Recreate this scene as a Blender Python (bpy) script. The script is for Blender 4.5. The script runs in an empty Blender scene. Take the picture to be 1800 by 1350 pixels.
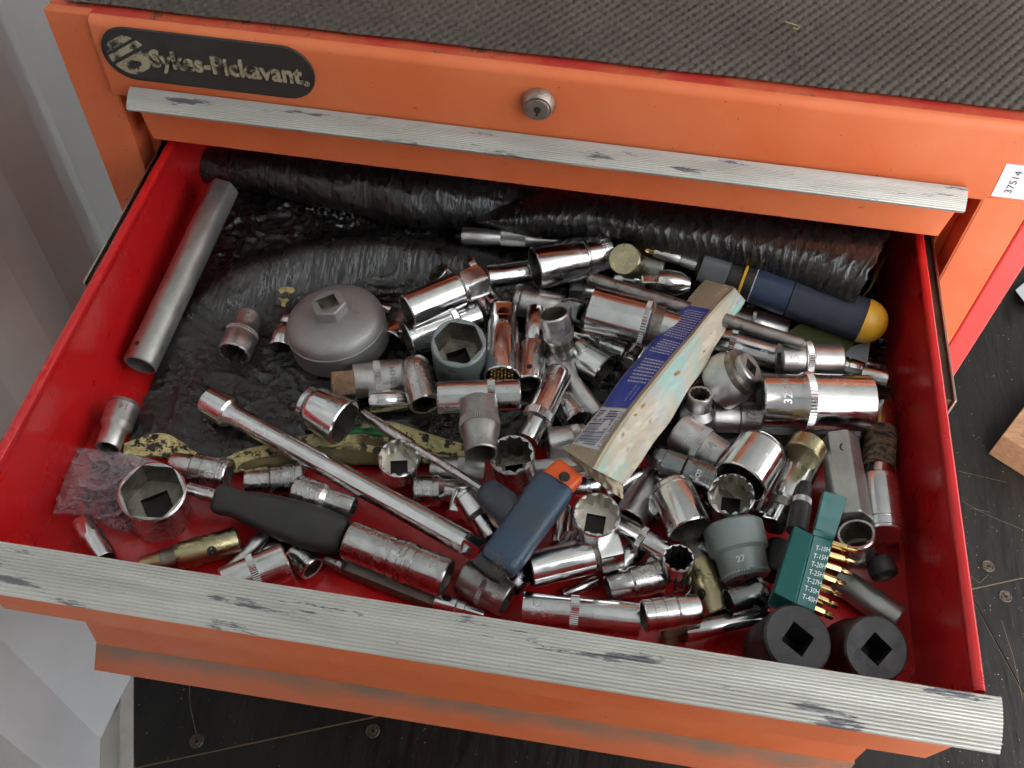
import bpy, math, random
import numpy as np
from mathutils import Vector, Matrix, noise
R_ = math.radians
random.seed(7)
sc = bpy.context.scene
COL = sc.collection

# ---------------------------------------------------------------- camera
CP = np.array([0.0546, -0.5502, 0.5035]); FPX = 1741.6
CM = np.array([[0.9881, 0.1517, 0.0262], [0.1371, -0.7897, -0.5979], [-0.0700, 0.5944, -0.8011]])
U_, S_, V_ = np.linalg.svd(CM); CM = U_ @ V_
cam = bpy.data.cameras.new("camera"); cam.sensor_width = 36; cam.lens = FPX/1800*36
cam.clip_start = .01; cam.clip_end = 400
co = bpy.data.objects.new("camera", cam); COL.objects.link(co)
mw = Matrix.Identity(4)
for i in range(3):
    mw[i][0] = CM[0][i]; mw[i][1] = -CM[1][i]; mw[i][2] = -CM[2][i]; mw[i][3] = CP[i]
co.matrix_world = mw; sc.camera = co

# ---------------------------------------------------------------- sky and sun
SUN_EL, SUN_AZ = 52, 200
w = bpy.data.worlds.new("World"); sc.world = w; w.use_nodes = True
nt = w.node_tree; bg = nt.nodes["Background"]
sky = nt.nodes.new("ShaderNodeTexSky"); sky.sky_type = 'NISHITA'; sky.sun_disc = False
sky.sun_elevation = R_(SUN_EL); sky.sun_rotation = R_(SUN_AZ); sky.air_density = 1.0; sky.dust_density = 5.0; sky.ozone_density = 1.0
hs = nt.nodes.new("ShaderNodeHueSaturation"); hs.inputs['Saturation'].default_value = .18
nt.links.new(sky.outputs[0], hs.inputs['Color']); nt.links.new(hs.outputs[0], bg.inputs[0]); bg.inputs[1].default_value = .15
sl = bpy.data.lights.new("sun", 'SUN'); sl.energy = 1.5; sl.angle = R_(12); sl.color = (1, .96, .9)
so = bpy.data.objects.new("sun", sl); COL.objects.link(so)
d = Vector((math.sin(R_(SUN_AZ))*math.cos(R_(SUN_EL)), math.cos(R_(SUN_AZ))*math.cos(R_(SUN_EL)), math.sin(R_(SUN_EL))))
so.rotation_euler = d.to_track_quat('Z', 'Y').to_euler(); so.location = (0, -3, 4)
sc.view_settings.view_transform = 'Standard'; sc.view_settings.look = 'None'
sc.view_settings.exposure = 2.76; sc.view_settings.gamma = 1
sc.cycles.max_bounces = 10; sc.cycles.diffuse_bounces = 5; sc.cycles.glossy_bounces = 6
sc.cycles.sample_clamp_indirect = 6
sc.cycles.caustics_reflective = False

# ---------------------------------------------------------------- pixel -> place
def at(px, py, z):
    d = CM.T @ np.array([(px-900)/FPX, (py-675)/FPX, 1.0]); t = (z-CP[2])/d[2]
    return CP + t*d
def aty(px, py, y):
    d = CM.T @ np.array([(px-900)/FPX, (py-675)/FPX, 1.0]); t = (y-CP[1])/d[1]
    return CP + t*d
def depth(P): return float((CM @ (np.array(P)-CP))[2])
FL = -.080                                    # drawer floor
def H(mm): return FL + mm/1000.0

# ---------------------------------------------------------------- materials
MATS = {}
def mat(name, col, rough=.5, metal=0., var=0., vscale=60, col2=None, rvar=0., bump=0., bscale=200, coat=0., spec=.5,
        stretch=(1,1,1), thr=None, col3=None, thr3=None, s3=30, alpha=1., trans=0., ridged=0, crumple=0):
    m = bpy.data.materials.new(name); m.use_nodes = True; n = m.node_tree; L = n.links
    b = n.nodes["Principled BSDF"]
    b.inputs['Roughness'].default_value = rough; b.inputs['Metallic'].default_value = metal
    b.inputs['Coat Weight'].default_value = coat; b.inputs['Specular IOR Level'].default_value = spec
    b.inputs['Coat Roughness'].default_value = .15
    b.inputs['Alpha'].default_value = alpha; b.inputs['Transmission Weight'].default_value = trans
    b.inputs['Base Color'].default_value = (*col, 1)
    tc = n.nodes.new("ShaderNodeTexCoord"); mp = n.nodes.new("ShaderNodeMapping"); mp.inputs['Scale'].default_value = stretch
    oi = n.nodes.new("ShaderNodeObjectInfo"); mul = n.nodes.new("ShaderNodeVectorMath"); mul.operation = 'SCALE'
    mul.inputs[0].default_value = (3.1, 5.3, 7.7); L.new(oi.outputs['Random'], mul.inputs['Scale'])
    add = n.nodes.new("ShaderNodeVectorMath"); add.operation = 'ADD'
    L.new(tc.outputs['Object'], add.inputs[0]); L.new(mul.outputs[0], add.inputs[1]); L.new(add.outputs[0], mp.inputs[0])
    def nz(scale, detail=6, rgh=.6):
        t = n.nodes.new("ShaderNodeTexNoise"); t.inputs['Scale'].default_value = scale; t.inputs['Detail'].default_value = detail
        t.inputs['Roughness'].default_value = rgh; L.new(mp.outputs[0], t.inputs['Vector']); return t
    cur = None
    if col2 is not None:
        t = nz(vscale); rp = n.nodes.new("ShaderNodeValToRGB"); a, c = thr if thr else (.35, .7)
        rp.color_ramp.elements[0].position = a; rp.color_ramp.elements[1].position = c
        rp.color_ramp.elements[0].color = (*col, 1); rp.color_ramp.elements[1].color = (*col2, 1)
        L.new(t.outputs['Fac'], rp.inputs[0]); cur = rp.outputs[0]
        if var:
            pass
    if col3 is not None:
        t = nz(s3, 8, .7); rp = n.nodes.new("ShaderNodeValToRGB"); a, c = thr3 if thr3 else (.6, .7)
        rp.color_ramp.elements[0].position = a; rp.color_ramp.elements[1].position = c
        rp.color_ramp.elements[0].color = (0, 0, 0, 1); rp.color_ramp.elements[1].color = (1, 1, 1, 1)
        L.new(t.outputs['Fac'], rp.inputs[0]); mx = n.nodes.new("ShaderNodeMix"); mx.data_type = 'RGBA'
        L.new(rp.outputs[0], mx.inputs['Factor'])
        if cur is not None: L.new(cur, mx.inputs['A'])
        else: mx.inputs['A'].default_value = (*col, 1)
        mx.inputs['B'].default_value = (*col3, 1); cur = mx.outputs['Result']
    if cur is not None: L.new(cur, b.inputs['Base Color'])
    if rvar:
        t = nz(vscale*1.7, 5); mr = n.nodes.new("ShaderNodeMapRange"); mr.inputs['From Min'].default_value = .3; mr.inputs['From Max'].default_value = .75
        mr.inputs['To Min'].default_value = max(.02, rough-rvar*.4); mr.inputs['To Max'].default_value = min(1, rough+rvar)
        L.new(t.outputs['Fac'], mr.inputs['Value']); L.new(mr.outputs[0], b.inputs['Roughness'])
    if bump:
        t = nz(bscale, 4); bp = n.nodes.new("ShaderNodeBump"); bp.inputs['Strength'].default_value = bump; bp.inputs['Distance'].default_value = .001
        hsrc = t.outputs['Fac']
        def mth(op, a, v=None, w_=None):
            q = n.nodes.new("ShaderNodeMath"); q.operation = op
            if isinstance(a, (int, float)): q.inputs[0].default_value = a
            else: L.new(a, q.inputs[0])
            if v is not None:
                if isinstance(v, (int, float)): q.inputs[1].default_value = v
                else: L.new(v, q.inputs[1])
            return q.outputs[0]
        if ridged:
            a_ = mth('ABSOLUTE', mth('MULTIPLY', mth('SUBTRACT', hsrc, .5), 2.6)); a_ = mth('POWER', mth('MAXIMUM', mth('SUBTRACT', 1.0, a_), 0.), 3.)
            hsrc = mth('MULTIPLY', a_, ridged)
        if crumple:
            vz = n.nodes.new("ShaderNodeTexVoronoi"); vz.inputs['Scale'].default_value = crumple; vz.feature = 'DISTANCE_TO_EDGE'
            ad = n.nodes.new("ShaderNodeVectorMath"); ad.operation = 'ADD'; t2 = nz(crumple*.5, 3); sc2 = n.nodes.new("ShaderNodeVectorMath"); sc2.operation = 'SCALE'; sc2.inputs['Scale'].default_value = 1.6/crumple
            L.new(t2.outputs['Color'], sc2.inputs[0]); L.new(mp.outputs[0], ad.inputs[0]); L.new(sc2.outputs[0], ad.inputs[1]); L.new(ad.outputs[0], vz.inputs['Vector'])
            vv = mth('MULTIPLY', mth('MINIMUM', vz.outputs['Distance'], .5), 1.5); hsrc = mth('ADD', mth('MULTIPLY', hsrc, .8), vv)
        L.new(hsrc, bp.inputs['Height']); L.new(bp.outputs[0], b.inputs['Normal'])
    MATS[name] = m; return m

mat('chrome', (.74,.74,.74), .13, 1, col2=(.58,.57,.56), vscale=55, rvar=.22, bump=.02, bscale=200, col3=(.22,.20,.17), s3=120, thr3=(.66,.76))
mat('chrome_dull', (.58,.57,.56), .2, 1, col2=(.44,.42,.40), vscale=70, rvar=.2, bump=.02, bscale=400, col3=(.13,.11,.09), s3=110, thr3=(.64,.72))
mat('satin', (.62,.61,.60), .33, 1, col2=(.46,.45,.43), vscale=80, rvar=.15, bump=.15, bscale=900, col3=(.14,.12,.1), s3=140, thr3=(.66,.74))
mat('satin_dark', (.40,.39,.37), .36, 1, col2=(.28,.27,.25), vscale=60, rvar=.15, bump=.2, bscale=900, col3=(.08,.07,.06), s3=130, thr3=(.6,.7))
mat('galvanised', (.50,.51,.48), .33, .85, col2=(.36,.37,.34), vscale=45, rvar=.15, bump=.12, bscale=600, col3=(.22,.22,.18), s3=60, thr3=(.58,.7))
mat('cast_alloy', (.40,.395,.38), .50, .75, col2=(.31,.30,.29), vscale=30, rvar=.12, bump=.3, bscale=1200, col3=(.2,.19,.18), s3=70, thr3=(.62,.72))
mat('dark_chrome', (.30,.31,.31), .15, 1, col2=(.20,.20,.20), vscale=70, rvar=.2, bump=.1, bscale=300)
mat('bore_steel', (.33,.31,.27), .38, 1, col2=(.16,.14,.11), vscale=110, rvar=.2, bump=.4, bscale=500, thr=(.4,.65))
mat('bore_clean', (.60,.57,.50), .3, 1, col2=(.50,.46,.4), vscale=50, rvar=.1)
mat('bore_black', (.03,.028,.025), .55, .3)  # black bores; also the painted shade inside drive holes and drawn holes
mat('zinc_gold', (.50,.44,.24), .26, 1, col2=(.36,.31,.19), vscale=45, rvar=.2, bump=.2, bscale=500, col3=(.42,.38,.36), s3=40, thr3=(.55,.75))
mat('brass_gold', (.80,.62,.30), .2, 1, col2=(.55,.40,.16), vscale=120, rvar=.1)
mat('grey_paint', (.19,.225,.215), .30, 0, col2=(.16,.19,.18), vscale=50, rvar=.15, bump=.08, bscale=500, coat=.3, col3=(.07,.07,.06), s3=150, thr3=(.68,.73))
mat('impact_black', (.017,.016,.016), .42, .2, col2=(.028,.026,.025), vscale=80, rvar=.2, bump=.3, bscale=900, col3=(.05,.04,.035), s3=110, thr3=(.64,.72))
mat('rust', (.17,.095,.05), .8, .2, col2=(.30,.20,.12), vscale=160, bump=1, bscale=700)
mat('steel_bar', (.34,.32,.31), .32, 1, col2=(.22,.19,.17), vscale=90, rvar=.25, bump=.3, bscale=500)
mat('hex_steel', (.20,.185,.16), .42, .8, col2=(.14,.125,.10), vscale=60, bump=.2, bscale=500)
mat('orange_paint', (.72,.190,.072), .40, 0, col2=(.66,.130,.038), vscale=11, rvar=.2, bump=.06, bscale=90, coat=.0, spec=.4, col3=(.16,.05,.025), s3=150, thr3=(.665,.69))
mat('orange_dusty', (.66,.16,.06), .5, 0, col2=(.62,.19,.09), vscale=22, rvar=.1, stretch=(.4,1,1.5))
if 1:
    m = MATS['orange_dusty']; n = m.node_tree; L = n.links; b = n.nodes['Principled BSDF']; src = b.inputs['Base Color'].links[0].from_socket
    tc = n.nodes.new('ShaderNodeTexCoord'); sp = n.nodes.new('ShaderNodeSeparateXYZ'); L.new(tc.outputs['Object'], sp.inputs[0])
    mr = n.nodes.new('ShaderNodeMapRange'); mr.inputs['From Min'].default_value = -.292; mr.inputs['From Max'].default_value = -.262; mr.inputs['To Min'].default_value = -.28; mr.inputs['To Max'].default_value = .32; L.new(sp.outputs['Z'], mr.inputs['Value'])
    tn = n.nodes.new('ShaderNodeTexNoise'); tn.inputs['Scale'].default_value = 26; tn.inputs['Detail'].default_value = 8; L.new(tc.outputs['Object'], tn.inputs['Vector'])
    ad = n.nodes.new('ShaderNodeMath'); L.new(mr.outputs[0], ad.inputs[0]); L.new(tn.outputs['Fac'], ad.inputs[1]); rp = n.nodes.new('ShaderNodeValToRGB'); rp.color_ramp.elements[0].position = .34; rp.color_ramp.elements[1].position = .95; L.new(ad.outputs[0], rp.inputs[0])
    mx = n.nodes.new('ShaderNodeMix'); mx.data_type = 'RGBA'; L.new(rp.outputs[0], mx.inputs['Factor']); L.new(src, mx.inputs['A']); mx.inputs['B'].default_value = (.25, .18, .13, 1); L.new(mx.outputs['Result'], b.inputs['Base Color'])
mat('red_paint', (.62,.012,.014), .27, 0, col2=(.50,.008,.009), vscale=12, rvar=.25, bump=.04, bscale=60, coat=.3, col3=(.22,.012,.010), s3=130, thr3=(.68,.73))
mat('red_side', (.70,.07,.06), .4, 0, col2=(.62,.05,.05), vscale=8, rvar=.1)
mat('aluminium', (.66,.65,.60), .38, .55, col2=(.52,.51,.46), vscale=22, rvar=.1, stretch=(.7,4.5,4.5), col3=(.20,.195,.21), s3=20, thr3=(.575,.60))
MATS['aluminium'].node_tree.nodes
mat('plate_black', (.022,.021,.019), .5, 0, col2=(.035,.032,.028), vscale=80, bump=.3, bscale=700)
mat('worn_gold', (.40,.35,.23), .5, .2, col2=(.03,.028,.025), vscale=90, thr=(.50,.60))
mat('lock_steel', (.46,.42,.37), .4, 1, col2=(.33,.27,.22), vscale=130, bump=.4, bscale=900)
mat('liner_black', (.0085,.008,.0078), .22, 0, col2=(.018,.015,.0135), vscale=20, rvar=.3, bump=.32, bscale=50, ridged=2.0, crumple=26, spec=.7, col3=(.045,.04,.035), s3=90, thr3=(.70,.82))
mat('liner_fold', (.010,.0095,.009), .27, 0, col2=(.020,.0175,.016), vscale=18, rvar=.2, bump=.34, bscale=30, ridged=2.2, spec=.75, stretch=(4.6,1,1))
mat('foam', (.62,.53,.26), .9, 0, col2=(.05,.045,.036), vscale=120, bump=1, bscale=400, thr=(.53,.57), col3=(.16,.12,.06), s3=26, thr3=(.56,.64))
mat('foam_clean', (.50,.43,.17), .9, 0, col2=(.25,.2,.08), vscale=200, bump=1, bscale=500)
mat('foam_brown', (.10,.075,.035), .8, 0, col2=(.20,.15,.06), vscale=60, bump=1, bscale=400)
mat('mat_rubber', (.074,.056,.044), .58, 0, col2=(.105,.082,.066), vscale=12, rvar=.1, bump=.2, bscale=900)
mat('wall_paint', (.70,.73,.74), .5, 0, col2=(.62,.65,.66), vscale=5, rvar=.1, bump=.05, bscale=200, col3=(.52,.50,.45), s3=14, thr3=(.66,.8))
mat('sill_paint', (.56,.56,.52), .6, 0, col2=(.45,.44,.38), vscale=25, bump=.3, bscale=300, col3=(.2,.17,.12), s3=60, thr3=(.68,.74))
mat('floor_ply', (.006,.006,.0055), .40, 0, col2=(.014,.013,.011), vscale=40, rvar=.3, bump=.9, bscale=120, spec=.35, stretch=(1,.16,1), col3=(.05,.045,.038), s3=60, thr3=(.64,.82))
mat('ply_edge', (.33,.25,.15), .8)
mat('dust', (.55,.52,.45), .9)
mat('screw_steel', (.05,.042,.033), .5, .8, col2=(.17,.14,.11), vscale=300, bump=.5, bscale=900)
mat('navy_plastic', (.020,.030,.058), .42, 0, col2=(.028,.042,.08), vscale=90, bump=.15, bscale=1500)
mat('navy_grip', (.018,.021,.036), .6, 0, col2=(.028,.032,.05), vscale=90, bump=.6, bscale=2500)
mat('yellow_plastic', (.62,.33,.02), .45, 0, col2=(.50,.26,.02), vscale=50, bump=.05)
mat('black_plastic', (.020,.020,.019), .38, 0, col2=(.032,.030,.028), vscale=80, rvar=.2, bump=.2, bscale=1200, col3=(.07,.065,.06), s3=120, thr3=(.68,.76))
mat('grey_plastic', (.09,.095,.10), .4)
mat('blue_grip', (.030,.060,.098), .36, 0, col2=(.045,.052,.06), vscale=22, rvar=.15, bump=.25, bscale=900, thr=(.45,.6), col3=(.04,.03,.02), s3=90, thr3=(.66,.72))
mat('orange_plastic', (.80,.115,.02), .4, 0, col2=(.6,.1,.03), vscale=90)
mat('teal_plastic', (.004,.092,.082), .36, 0, col2=(.010,.105,.093), vscale=80, rvar=.15, bump=.1, bscale=800)
mat('print_white', (.72,.74,.74), .6)
mat('print_blue', (.022,.045,.34), .35, 0, col2=(.035,.065,.42), vscale=60, bump=.3, bscale=120, col3=(.36,.27,.16), s3=26, thr3=(.68,.70))
mat('film_tan', (.46,.39,.27), .42, 0, col2=(.38,.31,.20), vscale=50, rvar=.2, bump=.6, bscale=100)
mat('film_holo', (.52,.46,.35), .32, .0, col2=(.36,.53,.47), vscale=14, rvar=.2, bump=.5, bscale=90, thr=(.50,.60), col3=(.47,.44,.50), s3=20, thr3=(.54,.66), coat=.3)
mat('label_white', (.70,.70,.72), .6)
mat('ink', (.06,.055,.06), .6)
mat('ink_blue', (.03,.04,.14), .6)
mat('green_card', (.055,.06,.022), .4)
mat('grey_card', (.26,.29,.30), .35, 0, col2=(.33,.36,.38), vscale=60, bump=.3, bscale=150)
mat('wood', (.30,.17,.085), .75, 0, col2=(.20,.105,.05), vscale=22, bump=.4, bscale=300, stretch=(1,8,8))
mat('slide_metal', (.10,.085,.06), .45, .8, col2=(.05,.04,.035), vscale=60)
mat('slide_edge', (.38,.35,.29), .35, 1)
mat('tape', (.24,.185,.13), .6, .2, col2=(.05,.04,.03), vscale=150, thr=(.48,.56), stretch=(1,1,2.5))
mat('ground_concrete', (.40,.39,.36), .9, 0, col2=(.33,.32,.30), vscale=3)
mat('green_bag', (.01,.20,.06), .35)
# clear film: thin, mostly see-through
mat('red_worn', (.50,.030,.022), .5, 0, col2=(.58,.10,.04), vscale=30, rvar=.2, thr=(.4,.6), col3=(.10,.04,.03), s3=60, thr3=(.56,.68))
m = mat('clear_film', (.62,.62,.66), .10, 0, bump=.35, bscale=40, ridged=.8, crumple=28); n = m.node_tree
tr = n.nodes.new("ShaderNodeBsdfTransparent"); mx = n.nodes.new("ShaderNodeMixShader"); out = n.nodes["Material Output"]
gl = n.nodes["Principled BSDF"]; gl.inputs['Coat Weight'].default_value = 0; gl.inputs['Specular IOR Level'].default_value = 1
lw = n.nodes.new('ShaderNodeLayerWeight'); lw.inputs[0].default_value = .45; mr = n.nodes.new('ShaderNodeMapRange'); mr.inputs['To Min'].default_value = .13; mr.inputs['To Max'].default_value = .75; n.links.new(lw.outputs['Facing'], mr.inputs['Value']); n.links.new(mr.outputs[0], mx.inputs[0]); n.links.new(tr.outputs[0], mx.inputs[1]); n.links.new(gl.outputs[0], mx.inputs[2]); n.links.new(mx.outputs[0], out.inputs[0])

# ---------------------------------------------------------------- mesh helpers
def link(o, parent=None):
    COL.objects.link(o)
    if parent is not None: o.parent = parent
    return o
def mesh(name, verts, faces, m, parent=None, smooth=False, ang=32):
    me = bpy.data.meshes.new(name); me.from_pydata([tuple(map(float, v)) for v in verts], [], faces)
    ms = m if isinstance(m, (list, tuple)) else [m]
    for k in ms: me.materials.append(MATS[k])
    if smooth:
        me.polygons.foreach_set('use_smooth', [True]*len(me.polygons)); me.set_sharp_from_angle(angle=R_(ang))
    me.update(); o = bpy.data.objects.new(name, me); return link(o, parent)
def empty(name, loc=(0,0,0), rot=None):
    o = bpy.data.objects.new(name, None); o.empty_display_size = .01; COL.objects.link(o)
    if rot is not None: o.matrix_world = rot
    else: o.location = loc
    return o
def tag(o, label=None, cat=None, group=None, kind=None):
    if label: o['label'] = label
    if cat: o['category'] = cat
    if group: o['group'] = group
    if kind: o['kind'] = kind
    return o
class MB:
    def __init__(s): s.v = []; s.f = []
    def add(s, v, f):
        b = len(s.v); s.v += [tuple(map(float, q)) for q in v]; s.f += [tuple(i+b for i in g) for g in f]; return s
    def box(s, x0, x1, y0, y1, z0, z1):
        return s.add([(x0,y0,z0),(x1,y0,z0),(x1,y1,z0),(x0,y1,z0),(x0,y0,z1),(x1,y0,z1),(x1,y1,z1),(x0,y1,z1)],
                     [(0,3,2,1),(4,5,6,7),(0,1,5,4),(1,2,6,5),(2,3,7,6),(3,0,4,7)])
    def prism(s, top, bot):
        n = len(top)
        return s.add(list(top)+list(bot), [tuple(range(n)), tuple(range(2*n-1, n-1, -1))]+[(i, n+i, n+(i+1)%n, (i+1)%n) for i in range(n)])
    def grid(s, P):
        r, c = len(P), len(P[0])
        return s.add([q for row in P for q in row], [(i*c+j, i*c+j+1, (i+1)*c+j+1, (i+1)*c+j) for i in range(r-1) for j in range(c-1)])
    def build(s, name, m, parent=None, smooth=False, ang=32, bevel=0):
        o = mesh(name, s.v, s.f, m, parent, smooth, ang)
        if bevel:
            b = o.modifiers.new('bevel', 'BEVEL'); b.width = bevel; b.segments = 3; b.limit_method = 'ANGLE'; b.angle_limit = R_(40)
            o.data.polygons.foreach_set('use_smooth', [True]*len(o.data.polygons)); o.data.set_sharp_from_angle(angle=R_(60))
        return o
def text_geo(s, size, extrude=0., bold=0., align='CENTER'):
    cu = bpy.data.curves.new('t', 'FONT'); cu.body = s; cu.size = size; cu.extrude = extrude; cu.offset = bold
    cu.align_x = align; cu.align_y = 'CENTER'; cu.resolution_u = 2
    o = bpy.data.objects.new('t', cu); COL.objects.link(o)
    dg = bpy.context.evaluated_depsgraph_get(); me = bpy.data.meshes.new_from_object(o.evaluated_get(dg))
    V = [tuple(v.co) for v in me.vertices]; F = [tuple(p.vertices) for p in me.polygons]
    bpy.data.objects.remove(o); bpy.data.curves.remove(cu); bpy.data.meshes.remove(me)
    return V, F
def rfn(shape, r, N):
    th = np.arange(N)*2*math.pi/N
    if shape == 'c': return np.full(N, r)
    if shape in 'hH':                                   # hex, r = half across flats (h) clipped by a circle
        a = (th % (math.pi/3)) - math.pi/6
        return np.minimum(r/np.cos(a), r*1.12)
    if shape == 'x':                                    # twelve-point
        a1 = (th % (math.pi/3)) - math.pi/6; a2 = ((th+math.pi/6) % (math.pi/3)) - math.pi/6
        return (np.maximum(r/np.cos(a1), r/np.cos(a2))-r)*1.5+r*.93
    if shape == 's': return r/np.maximum(np.abs(np.cos(th)), np.abs(np.sin(th)))
    if shape == 'r':                                    # rounded square
        return r/((np.abs(np.cos(th))**4+np.abs(np.sin(th))**4)**.25)
    if shape == 'f': return r*(1-.035*np.abs(np.cos(3*th))) # six-lobed handle
    if shape == 't': return r*(1+.12*np.cos(6*th))      # star tip
def rings(R, m, name, parent, N=48, cap0=True, cap1=True, ang=32, sx=1., sy=1.):
    th = np.arange(N)*2*math.pi/N; V = []; F = []
    for (z, r) in R:
        rr = np.full(N, r) if np.isscalar(r) else r
        V += [(rr[i]*math.cos(th[i])*sx, rr[i]*math.sin(th[i])*sy, z) for i in range(N)]
    for k in range(len(R)-1):
        for i in range(N):
            j = (i+1) % N; F.append((k*N+i, k*N+j, (k+1)*N+j, (k+1)*N+i))
    if cap0: V.append((0, 0, R[0][0])); c = len(V)-1; F += [(c, (i+1) % N, i) for i in range(N)]
    if cap1: V.append((0, 0, R[-1][0])); c = len(V)-1; b = (len(R)-1)*N; F += [(c, b+i, b+(i+1) % N) for i in range(N)]
    return mesh(name, V, F, m, parent, True, ang)

# ---------------------------------------------------------------- turned tools
PLACED = []          # (samples Nx3, radii N)
def axis_frame(A, B, roll=0.):
    z = (B-A); L = np.linalg.norm(z); z = z/L
    tocam = CP-(A+B)/2; x = tocam-z*(tocam@z)
    if np.linalg.norm(x) < .02: x = np.array([1., 0, 0])-z*z[0]
    x /= np.linalg.norm(x); y = np.cross(z, x)
    c, s = math.cos(roll), math.sin(roll); x, y = x*c+y*s, -x*s+y*c
    M = Matrix.Identity(4)
    for i in range(3): M[i][0] = x[i]; M[i][1] = y[i]; M[i][2] = z[i]; M[i][3] = A[i]
    return M, L
def parse(p):
    out = []
    for tok in p.split():
        t, dd = tok.split(':'); sh = 'c'
        if dd[-1].isalpha(): sh = dd[-1]; dd = dd[:-1]
        out.append((float(t), float(dd), sh))
    return out
def diam(prof, t):
    for (t0, d0, _), (t1, d1, _) in zip(prof, prof[1:]):
        if t0 <= t <= t1 and t1 > t0: return d0+(d1-d0)*(t-t0)/(t1-t0)
    return prof[-1][1]
def tool(name, label, cat, a, b, prof, m='chrome', ends='12,sq', bands='', grooves='', z=None, text='', tt=.3, ts=.30, along=False,
         group=None, bore='bore_steel', holes='', sink=.30, roll=0., lift=0., tmat=None, tang=0., maxz=62):
    """a, b: picture positions of the two axis ends; prof: 't:diameter' in picture units; z: heights of the ends in mm above the drawer floor"""
    P = parse(prof)
    if z is None or cat in ('socket', 'breaker bar'): P = [(t_, d_*1.06, h_) for (t_, d_, h_) in P]
    dmax = max(q[1] for q in P)
    def radii(A, B): return dmax/2*depth((A+B)/2)/FPX
    if z is None:
        zc = 3.+lift
        while True:
            A, B = at(*a, H(zc)), at(*b, H(zc)); r = radii(A, B)
            ok = zc/1000 >= r+.001+lift/1000
            if ok:
                ts_ = np.linspace(.06, .94, 9); S = A[None]+(B-A)[None]*ts_[:, None]
                rr = np.array([diam(P, t) for t in ts_])/dmax*r
                for (S2, r2) in PLACED:
                    D = np.linalg.norm(S[:, None]-S2[None], axis=2)-(rr[:, None]+r2[None])
                    if (D < -sink*min(r, r2.max())).any(): ok = False; break
            if ok or zc > maxz: break
            zc += 1.2
    else: A, B = at(*a, H(z[0])), at(*b, H(z[1]))
    r = radii(A, B); s = r*2/dmax                 # metres per picture unit
    ts_ = np.linspace(.06, .94, 9); PLACED.append((A[None]+(B-A)[None]*ts_[:, None], np.array([diam(P, t) for t in ts_])/2*s))
    M, L = axis_frame(A, B, roll); root = empty(name, rot=M); tag(root, label, cat, group)
    N = 48; eA, eB = ends.split(',')
    def bore_of(e):
        k, _, fr = e.partition(':'); sh = {'12': 'x', 'hex': 'h', 'sq': 's', 'round': 'c'}.get(k)
        return sh, float(fr) if fr else {'12': .80, 'hex': .76, 'sq': .42, 'round': .85}.get(k, 0)
    shA, fA = bore_of(eA); shB, fB = bore_of(eB)
    gs = [float(g) for g in grooves.split()]
    R = []
    def put(t, dd, sh): R.append((t*L, rfn(sh, dd/2*s, N)))
    ch = min(.0009, .05*dmax*s)/L
    t0, d0, s0 = P[0]; t1, d1, s1 = P[-1]
    rA, rB = d0/2*s, d1/2*s
    if shA: R.append((ch*L*.25, rfn(shA, rA*fA, N)))
    put(0, d0*.94, s0); put(ch, d0, s0)
    pts = [(t, dd, sh) for (t, dd, sh) in P[1:-1]]
    for g in gs:
        gd = diam(P, g); gw = .00045/L
        pts += [(g-gw*1.4, gd, 'c'), (g-gw, gd*.93, 'c'), (g+gw, gd*.93, 'c'), (g+gw*1.4, gd, 'c')]
    pts.sort(key=lambda q: q[0])
    last = None
    for q in pts:
        if last is not None and q[0] <= last[0]: q = (last[0]+.0004/L, q[1], q[2])
        put(*q); last = q
    put(1-ch, d1, s1); put(1, d1*.94, s1)
    if shB: R.append((L-ch*L*.25, rfn(shB, rB*fB, N)))
    body = rings(R, m, 'body', root, N, cap0=not shA, cap1=not shB)
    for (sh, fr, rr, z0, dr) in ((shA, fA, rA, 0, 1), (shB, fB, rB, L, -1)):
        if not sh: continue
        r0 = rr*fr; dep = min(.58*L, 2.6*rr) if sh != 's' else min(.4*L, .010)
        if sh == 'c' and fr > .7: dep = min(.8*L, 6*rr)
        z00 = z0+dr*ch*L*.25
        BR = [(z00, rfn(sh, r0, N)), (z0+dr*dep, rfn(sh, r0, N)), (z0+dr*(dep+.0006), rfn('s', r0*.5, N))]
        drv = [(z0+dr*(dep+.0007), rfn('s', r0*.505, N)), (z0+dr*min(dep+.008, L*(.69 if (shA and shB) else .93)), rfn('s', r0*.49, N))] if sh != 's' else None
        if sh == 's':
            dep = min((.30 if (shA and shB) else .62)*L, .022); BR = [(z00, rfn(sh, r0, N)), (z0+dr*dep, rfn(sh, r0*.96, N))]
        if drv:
            dd_ = rings(drv[::-1] if dr > 0 else drv, 'bore_black', 'drive_hole', root, N, cap0=dr > 0, cap1=dr < 0, ang=14); dd_.data.flip_normals()  # recess coloured black so the shade down the hole is painted in
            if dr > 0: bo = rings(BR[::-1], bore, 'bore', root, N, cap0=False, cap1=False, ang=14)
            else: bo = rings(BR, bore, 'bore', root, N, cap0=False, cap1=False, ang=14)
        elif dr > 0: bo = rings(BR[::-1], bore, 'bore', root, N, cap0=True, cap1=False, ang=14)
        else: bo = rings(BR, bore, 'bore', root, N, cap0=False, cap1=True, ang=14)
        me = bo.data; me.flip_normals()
    for bnd in bands.split():
        q0, q1 = [float(v) for v in bnd.split('-')]; n2 = 112
        dd = max(diam(P, q0), diam(P, q1), diam(P, (q0+q1)/2))/2*s*1.015
        g = np.where(np.arange(n2) % 2 == 0, dd*1.02, dd*.985)
        rings([(q0*L, dd*.94), (q0*L+.0003, g), (q1*L-.0003, g), (q1*L, dd*.94)], m if tmat is None else tmat, 'knurled_band', root, n2, ang=20)
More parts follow.
